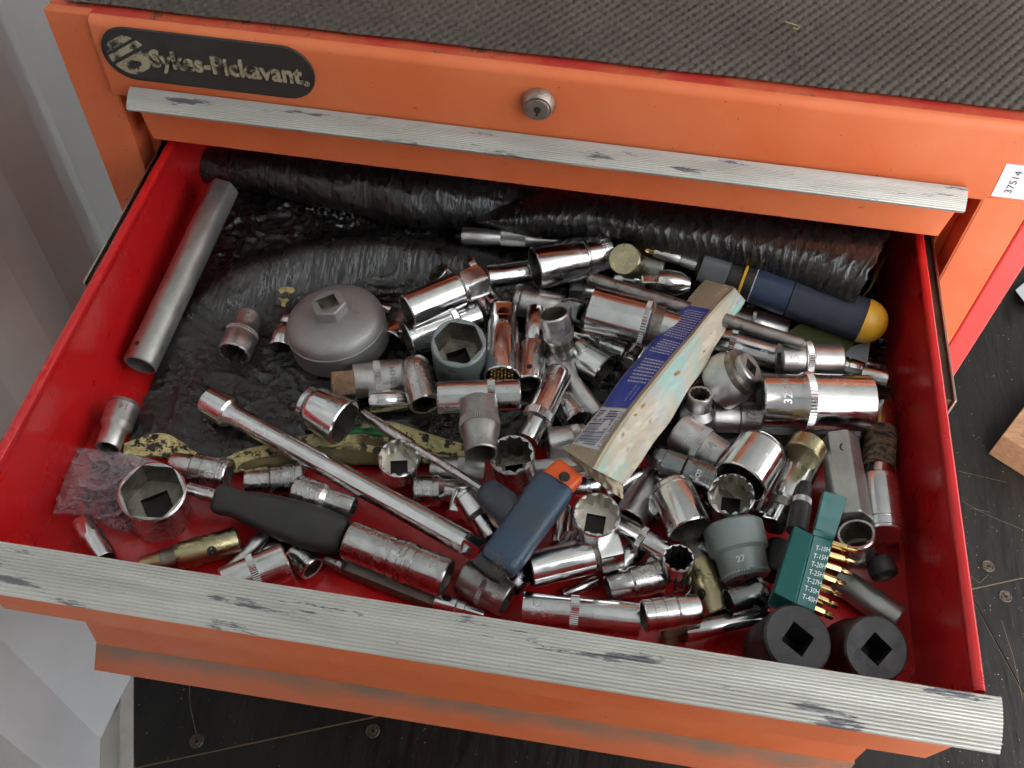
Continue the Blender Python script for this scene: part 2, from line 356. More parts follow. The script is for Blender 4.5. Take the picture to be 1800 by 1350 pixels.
    for hh in holes.split():
        t, dd, an = [float(v) for v in hh.split('/')]; rr = diam(P, t)/2*s; q = dd/2*s; NN = 20
        V = []; 
        for k in range(NN):
            u, v = q*math.cos(k*2*math.pi/NN), q*math.sin(k*2*math.pi/NN); a_ = R_(an)+v/rr; rad = rr*1.012
            V.append((rad*math.cos(a_), rad*math.sin(a_), t*L+u))
        c = (rr*1.012*math.cos(R_(an)), rr*1.012*math.sin(R_(an)), t*L)
        V.append(c); mesh('hole_shade', V, [(NN, k, (k+1) % NN) for k in range(NN)], 'bore_black', root)  # flat dark disc on the surface, painted shade in place of a hole
    if text:
        rr = diam(P, tt)/2*s*1.004; V, F = text_geo(text, dmax*s*ts, .00018, .00012)
        W = []
        for (x, y, zz) in V:
            if along: za, ar = tt*L+x, -y
            else: za, ar = tt*L-y, -x
            a_ = ar/rr+R_(tang); q = rr+zz
            W.append((q*math.cos(a_), q*math.sin(a_), za))
        mesh('stamped_lettering', W, F, 'satin' if m not in ('satin',) else 'satin_dark', root)
    return root, M, L, s
def patch(fn, nu, nv):
    return [[fn(i/(nu-1), j/(nv-1)) for i in range(nu)] for j in range(nv)]
def curve(pts, s):
    """polyline with x-y pairs sampled smoothly at s in 0..1"""
    n = len(pts)-1; x = min(max(s, 0), 1)*n; i = min(int(x), n-1); f = x-i
    g = lambda k: np.array(pts[min(max(k, 0), n)], float)
    p0, p1, p2, p3 = g(i-1), g(i), g(i+1), g(i+2)
    return .5*((2*p1)+(-p0+p2)*f+(2*p0-5*p1+4*p2-p3)*f*f+(-p0+3*p1-3*p2+p3)*f**3)
def ridge(x, y, z=0.): return 1-abs(noise.noise(Vector((x, y, z))))*2.2
# ================================================================ container and floor
CA = R_(21.5); CU = np.array([math.cos(CA), math.sin(CA), 0]); CV = np.array([-math.sin(CA), math.cos(CA), 0])
def C(u, v, z): return tuple(CU*u+CV*v+np.array([0, 0, z]))
FZ = -.68
U0, U1, VD, VB, ZR = -.474, 1.75, -.82, 2.2, 1.65
def corrugated(name, u, out, v0, v1, z0, z1, label):
    per = .267; pts = []; k0 = int(v0/per)-2; k = k0
    while k*per < v1:
        o = k*per
        for dv, dd in ((.0285, 0.), (.101, .036), (.185, .036), (.250, 0.)):
            if v0 < o+dv < v1: pts.append((o+dv, dd))
        k += 1
    prof = [(v0, 0)]+pts+[(v1, 0)]
    sgn = out
    P = [[C(u+sgn*dd, v, z) for (v, dd) in prof] for z in (z0, (z0+z1)/2, z1)]
    P2 = [[C(u+sgn*dd+sgn*.002, v, z) for (v, dd) in prof] for z in (z0, (z0+z1)/2, z1)]
    o = MB().grid(P).grid(P2).build(name, 'wall_paint'); tag(o, kind='structure'); o['label'] = label; return o
corrugated('wall_left', U0, -1, VD, VB, FZ-.02, ZR, 'white corrugated steel wall left of the tool chest')
corrugated('wall_right', U1, 1, VD, VB, FZ-.02, ZR, 'white corrugated steel wall out of view to the right')
o = MB().add([C(U0-.04, VD, ZR), C(U1+.04, VD, ZR), C(U1+.04, VB, ZR), C(U0-.04, VB, ZR)], [(0,1,2,3)]).add([C(U0-.04, VD, ZR+.004), C(U1+.04, VD, ZR+.004), C(U1+.04, VB, ZR+.004), C(U0-.04, VB, ZR+.004)], [(0,1,2,3)]).build('ceiling', 'wall_paint'); tag(o, kind='structure')
o = MB().prism([C(U0-.04, VB, FZ), C(U1+.04, VB, FZ), C(U1+.04, VB, ZR), C(U0-.04, VB, ZR)], [C(U0-.04, VB+.03, FZ), C(U1+.04, VB+.03, FZ), C(U1+.04, VB+.03, ZR), C(U0-.04, VB+.03, ZR)]).build('wall_back', 'wall_paint'); tag(o, kind='structure')
gr = MB().add([(-60,-60,FZ-.9), (60,-60,FZ-.9), (60,60,FZ-.9), (-60,60,FZ-.9)], [(0,1,2,3)]).build('ground', 'ground_concrete'); tag(gr, kind='structure')
fl = empty('floor', C(0, 0, FZ)); tag(fl, kind='structure')
def cbox(u0, u1, v0, v1, z0, z1, mb=None):
    mb = mb or MB(); return mb.prism([C(u0,v0,z1), C(u1,v0,z1), C(u1,v1,z1), C(u0,v1,z1)], [C(u0,v0,z0), C(u1,v0,z0), C(u1,v1,z0), C(u0,v1,z0)])
def kid(o, root):
    """parent keeping the place"""
    o.parent = root; o.matrix_parent_inverse = root.matrix_basis.inverted(); return o
o = cbox(U0, .22, VD-.04, VD, FZ, ZR).build('added_light_block', 'wall_paint'); tag(o, 'added unseen door leaf behind the camera that blocks light from the left', 'light blocker')  # unseen leaf, added so the light comes in from the right
g_ = .0011
for (u0, u1, v0, v1) in ((-.470, .586-.6, -.125+g_, 1.2), (.586-.6+.002, U1, -.125+g_, 1.2), (-.470, .585-g_, VD, -.125-g_), (.585+g_, U1, VD, -.125-g_)):
    kid(cbox(u0, u1, v0, v1, FZ-.028, FZ).build('floor_panel', 'floor_ply'), fl)
kid(cbox(-.48, U1, -.14, -.11, FZ-.020, FZ-.0022).build('panel_edge', 'ply_edge'), fl)
kid(cbox(.57, .60, VD, -.14, FZ-.020, FZ-.003).build('panel_edge', 'ply_edge'), fl)
kid(cbox(-.47, U1, 1.2, VB, FZ-.028, FZ-.002).build('floor_panel', 'floor_ply'), fl)
for (px, py) in ((345, 1303), (655, 1285), (1737, 995), (1767, 1048)):
    P = at(px, py, FZ+.0006); r = .0068
    root = empty('floor_screw', tuple(P)); root.parent = None
    tag(root, {345: 'round screw head in the black floor nearest the white wall', 655: 'round screw head in the black floor under the middle of the drawer', 1737: 'countersunk screw head behind the floor joint right of the drawer', 1767: 'countersunk screw head in front of the floor joint right of the drawer'}[px], 'screw', 'screws in the floor')
    rings([(0, r*1.25), (.0010, r*1.1), (.0004, r*.86), (.0012, r*.8), (.0014, r*.4), (.0002, r*.28), (-.0012, r*.2)], 'screw_steel', 'screw_head', root, 24, cap0=False)
# steel sill along the wall
s_ = empty('steel_sill', C(-.49, 0, FZ)); tag(s_, 'white painted steel sill between the corrugated wall and the black floor', 'sill')
kid(cbox(-.548, -.486, VD, VB, FZ-.05, FZ-.004).build('sill_flange', 'sill_paint'), s_)
kid(cbox(-.486, -.4715, VD, VB, FZ-.05, FZ+.003).build('sill_edge', 'sill_paint'), s_)
# dust and crumbs on the floor
rd = random.Random(5); mb = MB()
for k in range(420):
    if k < 300: px, py = rd.uniform(1660, 1800), rd.uniform(520, 1350)
    else: px, py = rd.uniform(240, 1000), rd.uniform(1190, 1350)
    P = at(px, py, FZ+.0004); q = rd.choice([.0002, .0003, .0004, .0007]); a_ = rd.uniform(0, 3)
    ca, sa = math.cos(a_)*q, math.sin(a_)*q*rd.uniform(.3, 1)
    mb.add([P+np.array([ca, sa, 0]), P+np.array([-sa, ca, .0003]), P+np.array([-ca, -sa, 0]), P+np.array([sa, -ca, .0004])], [(0,1,2,3)])
tag(mb.build('floor_dust', 'dust'), 'pale dust specks and crumbs scattered over the black floor', 'dust', kind='stuff')
def thin_line(pts, wd, m, name, root=None, z=FZ+.0005):
    W = [at(px, py, z) for px, py in pts]; mb = MB()
    for p, q in zip(W, W[1:]):
        t = (q-p)/np.linalg.norm(q-p); n = np.array([-t[1], t[0], 0])*wd/2
        mb.add([p-n, q-n, q+n, p+n], [(0,1,2,3)])
    o = mb.build(name, m)
    if root: kid(o, root)
    return o
for k, L_ in enumerate(([(333,1205),(334,1240),(345,1290)], [(1690,880),(1735,905),(1800,932)], [(1760,1090),(1780,1150),(1798,1230)], [(1706,1012),(1722,1025),(1738,1010)], [(1704,893),(1740,900)], [(1684,828),(1770,848)])):
    thin_line(L_, .00022, 'ply_edge' if k else 'dust', 'scratch', fl)
# wooden block on the floor at the right edge
zb = FZ+.05
Pa, Pb, Pc = [at(px, py, zb) for px, py in ((1762, 765), (1825, 682), (1825, 854))]
root = empty('timber_block', tuple(at(1762, 765, FZ))); tag(root, 'pale sawn timber block with pencilled number at the right edge', 'timber')
e1 = (Pb-Pa); e2 = (Pc-Pa); e1 = e1/np.linalg.norm(e1)*.16; e2 = np.array([e1[1], -e1[0], 0])*.75
top = [Pa, Pa+e1, Pa+e1+e2, Pa+e2]; kid(MB().prism(top, [q-np.array([0,0,.048]) for q in top]).build('block', 'wood', bevel=.001), root)
V, F = text_geo('313', .017, .0001); ex = e2/np.linalg.norm(e2); ey = e1/np.linalg.norm(e1); c0 = Pa+ey*.022+ex*.030+np.array([0,0,.0007])
W = [c0+ex*x+ey*y+np.array([0,0,z]) for x, y, z in V]; kid(mesh('pencil_number', W, F, 'ink'), root)
o = MB().prism([at(px, py, FZ+.03) for px, py in ((1785,510),(1806,492),(1806,538))], [at(px, py, FZ+.001) for px, py in ((1785,510),(1806,492),(1806,538))]).build('grey_board', 'grey_card')
tag(o, 'corner of a grey board on the floor beyond the red chest side', 'board')

# ================================================================ tool chest
ch = empty('tool_chest', (0, .22, FZ)); tag(ch, 'orange steel tool chest with its second drawer pulled open', 'tool chest')
def kb(mb, name, m, parent=None, **k): return kid(mb.build(name, m, **k), parent if parent is not None else ch)
ZB = -.62
# side panels, back, bottom
kb(MB().box(-.340, -.3385, .0015, .45, ZB, .1095), 'side_panel', 'orange_paint')
kb(MB().box(.3385, .340, .0015, .45, ZB, .1095), 'side_panel', 'orange_paint')
kb(MB().box(.3425, .3612, .003, .45, ZB, .100), 'side_cover', 'red_side', bevel=.002)['label'] = 'pinkish red cover along the right side'
kb(MB().box(-.338, .338, .447, .449, ZB, .109), 'back_panel', 'red_paint')
kb(MB().box(-.338, .338, .002, .447, ZB, ZB+.002), 'bottom_panel', 'red_paint')
for s in (-1, 1):
    mb = MB()
    x0, x1 = sorted((s*.3405, s*.3080)); mb.box(x0, x1, 0, .0015, ZB, .0475)
    x0, x1 = sorted((s*.3405, s*.3092)); mb.box(x0, x1, 0, .0015, .0475, .110)
    x0, x1 = sorted((s*.3080, s*.3068)); mb.box(x0, x1, .0002, .022, ZB, .0470)
    x0, x1 = sorted((s*.3068, s*.2985)); mb.box(x0, x1, .0205, .0217, ZB, .0465)
    kb(mb, 'corner_post', 'orange_paint', bevel=.0006)
# top deck with rolled front edge, one sheet
prof = [(.0, .0480)] + [(-.004, .0495), (-.0045, .052), (-.0045, .1035)]
for k in range(9):
    a_ = k/8*math.pi/2; prof.append((-.0045+.0062*(1-math.cos(a_))+0, .1040+.0062*math.sin(a_)))
P = [[(x, y, z) for (y, z) in prof] for x in (-.3078, -.307, .307, .3078)]
kb(MB().grid(P), 'top_fascia', 'orange_paint', smooth=True, ang=50)
kb(MB().box(-.3078, .3078, -.003, .004, .0478, .0490), 'fascia_return', 'orange_paint')
kb(MB().box(-.3402, .3402, .0018, .45, .1075, .1098), 'top_deck', 'red_worn', bevel=.0008)
# orange end returns of the top
for s in (-1, 1):
    x0, x1 = sorted((s*.3402, s*.3085)); kb(MB().box(x0, x1, -.0004, .0074, .100, .1103), 'top_corner', 'orange_paint', bevel=.001)
# ribbed mat
nx_, pit, rowp = 90, .00755, .0052; sx0, sx1, sy0, sy1 = -.328, .338, .0095, .40
du = pit/6; dv = rowp/4; X = np.arange(sx0, sx1, du); Y = np.arange(sy0, sy1, dv); XX, YY = np.meshgrid(X, Y)
ZZ = np.zeros_like(XX)
rowi = np.floor((YY-sy0)/rowp)
for dr in (-1, 0, 1):
    ri = rowi+dr; cy = sy0+(ri+.5)*rowp; off = (ri % 2)*pit/2
    for dc in (-1, 0, 1):
        ci = np.floor((XX-off-sx0)/pit)+dc; cx = sx0+off+(ci+.5)*pit
        D = ((XX-cx)/(pit*.50))**2+((YY-cy)/(rowp*.66))**2
        ZZ = np.maximum(ZZ, .0028*np.clip(1-D, 0, 1)**.5)
rngm = np.random.RandomState(3); ZZ += rngm.rand(*ZZ.shape)*.00015
edge = .0022*np.sin(XX*60)*.3+.0007*np.sin(XX*830)
V = np.stack([XX, YY+np.where(YY < sy0+.02, edge*.5, 0), .1108+ZZ], -1).reshape(-1, 3); r_, c_ = XX.shape
I = np.arange(r_*c_).reshape(r_, c_); F = np.stack([I[:-1,:-1], I[:-1,1:], I[1:,1:], I[1:,:-1]], -1).reshape(-1, 4)
me = bpy.data.meshes.new('mat'); me.vertices.add(len(V)); me.vertices.foreach_set('co', V.ravel()); me.loops.add(F.size); me.loops.foreach_set('vertex_index', F.ravel().astype(np.int32))
me.polygons.add(len(F)); me.polygons.foreach_set('loop_start', np.arange(0, F.size, 4)); me.update(); me.validate(); me.materials.append(MATS['mat_rubber'])
me.polygons.foreach_set('use_smooth', [True]*len(F)); o = bpy.data.objects.new('non_slip_mat', me); link(o)
tag(o, 'dusty brown knobbly non-slip mat on top of the tool chest', 'mat')
mb = MB()
for pts in ([(1380,38),(1398,44),(1406,47),(1402,52),(1394,49)], [(1352,27),(1360,33)], [(1395,52),(1398,57)]):
    W = [at(px, py, .1150) for px, py in pts]
    for p, q in zip(W, W[1:]):
        n = np.array([0, .00025, 0]); mb.add([p-n, q-n, q+n+[0,0,.0004], p+n+[0,0,.0004]], [(0,1,2,3)])
tag(mb.build('straw', 'foam_clean'), 'wisp of pale straw lying on the non-slip mat', 'straw')

def rail(x0, x1, y0, z0, parent, D=.0265, Hh=.0105, shift=0.):
    """ribbed extrusion: back top edge at (y0,z0), curving forward and down"""
    n = 15; pr = []
    for k in range(n*4+1):
        t = k/(n*4); y = y0-D*t; z = z0+.0012-(Hh+.0012)*t**2.1
        f = k % 4; rib = (.0, .0005, .0006, .0005)[f]
        dzy = (Hh+.0012)*2.1*t**1.1/D; l = math.hypot(1, dzy); pr.append((y-dzy/l*rib, z+rib/l))
    ye, ze = pr[-1]
    pr += [(ye+.0012, ze-.0022), (ye+.004, ze-.0022), (ye+.006, ze+.002)]
    pb = [(y0+.0005, z0-.002)]
    P = [[(x, y, z) for (y, z) in pr] for x in (x0, x0+.0005, x1-.0005, x1)]
    mb = MB().grid(P)
    for x in (x0, x1):
        ring = [(x, y, z) for (y, z) in pr+[(y0+.001, ze+.004), (y0+.001, z0)]]; mb.add(ring, [tuple(range(len(ring)))])
    o = mb.build('handle_rail', 'aluminium', smooth=True, ang=35); kid(o, parent)
    h = MB()
    for xx in np.arange(x0+.06, x1-.03, .115):
        c = np.array([xx, y0-.0075, z0+.0016]); h.add([c]+[c+np.array([.0017*math.cos(k*.7854), .0012*math.sin(k*.7854), .0003]) for k in range(8)], [(0, k+1, (k+1) % 8+1) for k in range(8)])
    return o
# closed top drawer
d1 = empty('drawer', (0, 0, .03)); kid(d1, ch); d1['label'] = 'closed shallow drawer above the open one'
kb(MB().prism([(-.2955,-.002,.047),(.2955,-.002,.047),(.2905,-.002,.0087),(-.2900,-.002,.0087)], [(-.2955,.004,.047),(.2955,.004,.047),(.2905,.004,.0087),(-.2900,.004,.0087)]), 'drawer_front', 'orange_paint', d1, bevel=.0012)
rail(-.2913, .2913, -.0062, .0575, d1, D=.0140, Hh=.0075)
kb(MB().box(-.285, .285, .004, .40, .0105, .0125).box(-.285, -.2835, .004, .40, .0125, .045).box(.2835, .285, .004, .40, .0125, .045), 'drawer_tray', 'red_paint', d1)
# open drawer
YF = -.334
dr = empty('drawer', (0, -.16, FL)); kid(dr, ch); dr['label'] = 'open drawer full of sockets with red inside'
kb(MB().box(-.2795, .2795, YF+.004, .10, FL-.0012, FL), 'drawer_floor', 'red_paint', dr)
for s in (-1, 1):
    # folded side: inner wall, rolled rim, outer wall
    pr = [(s*.2795, FL), (s*.2800, -.010), (s*.2797, -.0045), (s*.2795, -.0042), (s*.2797, -.0036), (s*.2792, -.0015), (s*.2800, -.0003), (s*.2815, .0003), (s*.2838, .0003), (s*.2850, -.0008), (s*.2853, -.003), (s*.2853, FL+.004)]
    P = [[(x, y, z) for (x, z) in pr] for y in (YF+.002, YF+.004, -.2, -.1, 0, .10)]
    kb(MB().grid(P), 'side_wall', 'red_paint', dr, smooth=True, ang=40)
    x0, x1 = sorted((s*.2860, s*.2965)); mb = MB().box(x0, x1, -.130, .10, -.034, -.0145)
    kb(mb, 'runner', 'slide_metal', dr, bevel=.0008)
    x0, x1 = sorted((s*.2955, s*.2972)); kb(MB().box(x0, x1, -.132, .10, -.036, -.0120), 'runner_lip', 'slide_edge', dr, bevel=.0004)
kb(MB().box(-.2795, .2795, YF-.001, YF+.0015, FL, -.0035), 'front_wall', 'red_paint', dr)
kb(MB().box(-.2795, .2795, .098, .10, FL, -.004), 'rear_wall', 'red_paint', dr)
kb(MB().prism([(-.2935,YF-.0045,-.012),(.2935,YF-.0045,-.012),(.2935,YF-.0045,-.068),(.2868,YF-.0045,-.0955),(-.2868,YF-.0045,-.0925),(-.2935,YF-.0045,-.068)],
              [(-.2935,YF-.001,-.012),(.2935,YF-.001,-.012),(.2935,YF-.001,-.068),(.2868,YF-.001,-.0955),(-.2868,YF-.001,-.0925),(-.2935,YF-.001,-.068)]), 'drawer_front', 'orange_paint', dr, bevel=.0006)
rail(-.2913, .2913, YF-.0008, .0008, dr, D=.0262, Hh=.0095)
# lower drawer, less far out
Y2 = -.295
d3 = empty('drawer', (0, -.14, -.28)); kid(d3, ch); d3['label'] = 'lower drawer pulled out below, dusty along its lip'
kb(MB().prism([(-.283,Y2+.010,-.165),(.283,Y2+.010,-.165),(.286,Y2,-.2155),(-.286,Y2,-.2155)], [(-.283,Y2+.012,-.165),(.283,Y2+.012,-.165),(.286,Y2+.002,-.2155),(-.286,Y2+.002,-.2155)]), 'recessed_front', 'orange_paint', d3)
kb(MB().prism([(-.292,Y2-.0008,-.2120),(.292,Y2-.0008,-.2140),(.292,Y2-.0008,-.258),(-.297,Y2-.0008,-.258)], [(-.292,Y2+.003,-.2120),(.292,Y2+.003,-.2140),(.292,Y2+.003,-.258),(-.297,Y2+.003,-.258)]), 'drawer_front', 'orange_paint', d3)
kb(MB().prism([(-.298,Y2-.001,-.258),(.294,Y2-.001,-.250),(.294,Y2-.0075,-.300),(-.3115,Y2-.0075,-.303)], [(-.298,Y2+.003,-.258),(.294,Y2+.003,-.250),(.294,Y2-.004,-.301),(-.3115,Y2-.004,-.304)]), 'drawer_lip', 'orange_dusty', d3)
for s in (-1, 1):
    x0, x1 = sorted((s*.2795, s*.2810)); kb(MB().box(x0, x1, Y2+.004, .10, -.300, -.170), 'side_wall', 'red_paint', d3)
kb(MB().box(-.2795, .2795, Y2+.004, .10, -.302, -.300), 'drawer_floor', 'red_paint', d3)
o = thin_line([(992,1303),(1035,1306)], .006, 'label_white', 'paper_scrap'); tag(o, 'small white paper scrap on the floor under the drawer', 'paper')

# name plate
pl = empty('name_plate', (-.232, -.0048, .08)); kid(pl, ch)
def plate_out(x0, x1, zc, r, y, n=14):
    out = []
    for k in range(n+1): a_ = math.pi/2+k*math.pi/n; out.append((x0+r+r*math.cos(a_), y, zc+r*math.sin(a_)))
    for k in range(n+1): a_ = -math.pi/2+k*math.pi/n; out.append((x1-r+r*math.cos(a_), y, zc+r*math.sin(a_)))
    return out
yf = -.0045
Lp, Rp = aty(179, 90, yf-.002), aty(553, 136, yf-.002); zc = .5*(Lp[2]+Rp[2])
kb(MB().prism(plate_out(Lp[0], Rp[0], zc, .0205, yf-.0020), plate_out(Lp[0], Rp[0], zc, .0210, yf-.0001)), 'plate', 'plate_black', pl, bevel=.0004)
rim_o, rim_i = plate_out(Lp[0]+.0006, Rp[0]-.0006, zc, .0200, yf-.0026), plate_out(Lp[0]+.0013, Rp[0]-.0013, zc, .0193, yf-.0026)
n_ = len(rim_o); kb(MB().add(rim_o+rim_i, [(k, (k+1) % n_, n_+(k+1) % n_, n_+k) for k in range(n_)]), 'raised_rim', 'plate_black', pl)
V, F = text_geo('Sykes-Pickavant', .0185, .0009, .00035, 'LEFT'); wd = max(v[0] for v in V)
tx0 = Lp[0]+.0345; sc_ = (Rp[0]-.0085-tx0)/wd
kid(mesh('lettering', [(tx0+x*sc_, yf-.0028-z, zc-.0005+y*1.0) for x, y, z in V], F, 'worn_gold'), pl)
V, F = text_geo('®', .006, .0003); kid(mesh('lettering', [(Rp[0]-.0062+x, yf-.0026-z, zc-.0065+y) for x, y, z in V], F, 'worn_gold'), pl)
# emblem: disc cut by slanting bars
cx_, cz_, rr_ = Lp[0]+.0195, zc+.0002, .0150
def chordband(lo, hi, n=10):
    a_ = R_(32); out = []
    for s_ in (hi, lo):
        hw = math.sqrt(max(rr_*rr_-s_*s_, 0)); xs = np.linspace(-hw, hw, n) if s_ == hi else np.linspace(hw, -hw, n)
        for x in xs: out.append((x, s_))
    # follow the circle at the ends
    poly = []
    t0, t1 = math.asin(hi/rr_), math.asin(lo/rr_)
    for k in range(n): t = t1+(t0-t1)*k/(n-1); poly.append((rr_*math.cos(t), rr_*math.sin(t)))
    for k in range(n): t = t0+(t1-t0)*k/(n-1); poly.append((-rr_*math.cos(t), rr_*math.sin(t)))
    return [(cx_+x*math.cos(a_)-z*math.sin(a_), cz_+x*math.sin(a_)+z*math.cos(a_)) for x, z in poly]
em = MB()
for lo, hi in ((.0085, .0138), (.0015, .0062), (-.0140, -.0012)):
    q = chordband(lo, hi); em.prism([(x, yf-.0029, z) for x, z in q], [(x, yf-.002, z) for x, z in q])
kb(em, 'emblem', 'worn_gold', pl)
V, F = text_geo('SP', .0085, .0004, .0003); kid(mesh('emblem_letters', [(cx_+.0035+x, yf-.0033-z, cz_-.0072+y) for x, y, z in V], F, 'plate_black'), pl)
# lock
LP = aty(945, 190, yf-.006)
M = Matrix.Translation((LP[0], yf, LP[2])) @ Matrix.Rotation(R_(90), 4, 'X')
lk = empty('lock', rot=M); kid(lk, ch)
rings([(0, .0118), (.002, .0116), (.0060, .0100), (.0072, .0092), (.0072, .0082), (.0060, .0080)], 'lock_steel', 'lock_ring', lk, 48, cap0=False)
rings([(.0058, .0079), (.0078, .0079), (.0081, .0075)], 'lock_steel', 'lock_cylinder', lk, 48, cap0=False)
rings([(.0082, .0026), (.00825, .0022)], 'slide_metal', 'keyhole_ring', lk, 24, cap0=False)
lx = MB().box(-.0008, .0008, -.0048, .0026, .0083, .00835); o = lx.build('keyhole_shade', 'bore_black', lk)  # flat black slot, the shade of the key opening painted on
# sticker on the right post
q = [aty(px, py, -.0004) for px, py in ((1769, 287), (1803, 286), (1794, 347), (1756, 348))]
root = empty('price_sticker', tuple(q[0])); tag(root, 'white paper sticker with number on the right orange post', 'sticker')
x0, x1, z0, z1 = .3100, .3330, .0497, .0777
kid(MB().prism([(.3100,-.0004,z1), (.3330,-.0004,z1), (.3330,-.0004,z0), (.3166-.0055,-.0004,z0)], [(.3100,-.0001,z1), (.3330,-.0001,z1), (.3330,-.0001,z0), (.3111,-.0001,z0)]).build('paper', 'label_white'), root)
V, F = text_geo('37514', .0068, 0); kid(mesh('number', [(.3205-y, -.0006, .0632+x*1.15) for x, y, z in V], F, 'ink'), root)
# ================================================================ black liner with torn foam edge
FC = [(222,783),(300,806),(372,812),(440,792),(520,775),(600,757),(660,752),(740,772),(830,790),(960,785),(1100,800),(1250,812),(1400,806),(1585,800)]  # black edge runs further forward at right to stand in for shadow there
ln = empty('drawer_liner', tuple(at(700, 600, FL))); tag(ln, 'crumpled black plastic-covered foam liner covering the back of the open drawer', 'liner')
NU, NV = 430, 210
hump = [at(px, py, H(6)) for px, py in ((330,560),(420,500),(540,462),(680,448),(820,462),(960,490))]
def near(path, P):
    best = 1e9; bt = 0; sgn = 1
    for i in range(len(path)-1):
        a, b = path[i][:2], path[i+1][:2]; ab = b-a; t = float(np.clip(np.dot(P-a, ab)/np.dot(ab, ab), 0, 1)); q = a+ab*t; d_ = np.linalg.norm(P-q)
        if d_ < best: best = d_; bt = (i+t)/(len(path)-1); sgn = 1 if (ab[0]*(P-a)[1]-ab[1]*(P-a)[0]) > 0 else -1
    return best, bt, sgn
def linerpt(s, t):
    f = at(*curve(FC, s), H(3)); L0 = at(347, 330, H(3)); wl = f+(np.array([-.2545, .03, 0])-f)*0
    xb = -.266+(.272+.266)*s; b = np.array([xb, .095, FL])
    P = f[:2]+(b[:2]-f[:2])*t
    if s < .03: P[0] += .0025*noise.noise(Vector((t*22, 3, 0)))
    if t < .06: P[1] += .004*noise.noise(Vector((s*60, 1, 0)))*(1-t/.06)
    x, y = P; z = .0035
    d_, bt, sg = near(hump, P); hw = .030 if sg < 0 else .022
    hh = .021*math.sin(math.pi*min(max(.08+bt*.86, 0), 1))**.7; on = math.exp(-(d_/hw)**2*1.6)
    z += hh*on
    # fine parallel creases on the hump, crumple elsewhere
    al = bt*.30; cr = ridge(al*210+sg*d_*55, sg*d_*38+al*12)
    z += on*.0009*max(cr, 0)**2*(.4+min(d_/.012, 1.2))
    cz = noise.noise(Vector((x*26+4, y*34, 2)))
    k = (1-on)
    bk = 1.9 if (sg > 0 and y > -.14) else .6
    z += k*bk*(.0018*max(ridge(x*48, y*60+2*cz, 1), 0)**4+.0011*max(ridge(x*110+cz*3, y*150, 4), 0)**3+.0010*cz)
    if t < .05: z -= .002*(1-t/.05)
    return (x, y, FL+max(z, .0012))
G_ = patch(linerpt, NU, NV); o = MB().grid(G_).build('plastic_sheet', ['liner_black', 'liner_fold'], smooth=True, ang=80); kid(o, ln)
mi = []
for j in range(NV-1):
    for i in range(NU-1):
        P = np.array(G_[j][i]); d_, bt, sg = near(hump, P[:2]); mi.append(1 if (d_ < (.030 if sg < 0 else .020)+.006*noise.noise(Vector((P[0]*60, P[1]*60, 0))) and .02 < bt < .99) else 0)
o.data.polygons.foreach_set('material_index', mi)
# rolled fold along the back
def roll(path, dia, zc, name, m='liner_fold', nu=300, nv=56, seed=0, fq=150, amp=.0012, cap=True):
    def fn(s, t):
        px, py = curve(path, s); z = curve([(q, 0) for q in zc], s)[0]; d_ = curve([(q, 0) for q in dia], s)[0]
        P = at(px, py, H(z)); r = d_/2*depth(P)/FPX
        e = min(s/.035, 1) if cap else 1; r *= math.sqrt(max(1-(1-e)**2, 0))*.97+.03
        P2 = at(*curve(path, min(s+.01, 1)), H(z)) if s < .99 else P; P1 = at(*curve(path, max(s-.01, 0)), H(z))
        ax = P2-P1; ax[2] = 0; ax /= np.linalg.norm(ax)+1e-9; nn = np.array([-ax[1], ax[0], 0])
        a_ = t*2*math.pi; Ls = s*.34
        q = ridge(Ls*fq+math.sin(a_*1.3)*1.6, a_*1.7+seed, seed); q2 = noise.noise(Vector((Ls*30, math.cos(a_)*1.4, math.sin(a_)*1.4+seed)))
        q3 = ridge(Ls*fq*.38+math.cos(a_)*1.5, a_*1.3+5, seed+9)
        rr = r+amp*max(q, 0)**2+amp*1.8*q2+amp*1.3*max(q3, 0)**3
        return tuple(P+nn*rr*math.cos(a_)+np.array([0, 0, 1])*rr*math.sin(a_))
    o = MB().grid(patch(fn, nu, nv)).build(name, m, smooth=True, ang=80); kid(o, ln); return o
roll([(352,292),(470,304),(600,325),(720,345),(840,356),(1000,372)], [56,70,86,104,92,60], [24,25,27,28,26,22], 'rolled_fold', seed=1, fq=90, amp=.0008)
# loose flap on the right lying over the tools
TOPE = [(836,388),(900,352),(1000,330),(1100,338),(1250,354),(1400,372),(1574,392)]
BOTE = [(842,396),(930,416),(1040,422),(1170,450),(1300,474),(1400,500),(1502,532)]
def flap(off):
    def fn(s, t):
        a, b = curve(TOPE, s), curve(BOTE, s); q = a+(b-a)*t
        if s > .9: q = q+np.array([0, 0])
        arch = math.sin(math.pi*min(max(t*.80+.16, 0), 1)); z = 22+34*s+(26+4*s)*arch*(.45+.55*min(s*4, 1))
        Ls = s*.4; dist = np.linalg.norm(b-a)/2400
        cr = max(ridge(Ls*120+t*2.2, t*dist*22+s*3, 7), 0)**2*.9+max(ridge(Ls*60+t*4, t*1.4+3, 11), 0)**3*.9+noise.noise(Vector((Ls*26, t*1.7, 3)))*1.0
        z += cr*.8
        if s > .985: q = q+np.array([noise.noise(Vector((t*9, 0, 5)))*6, 0])
        return tuple(at(q[0], q[1], H(z-off)))
    return fn
kid(MB().grid(patch(flap(0), 420, 90)).build('folded_flap', 'liner_fold', smooth=True, ang=80), ln)
kid(MB().grid(patch(flap(3.2), 60, 20)).build('flap_underside', 'foam_brown', smooth=True, ang=80), ln)
e0 = patch(flap(0), 300, 40); e1 = patch(flap(3.2), 300, 40)
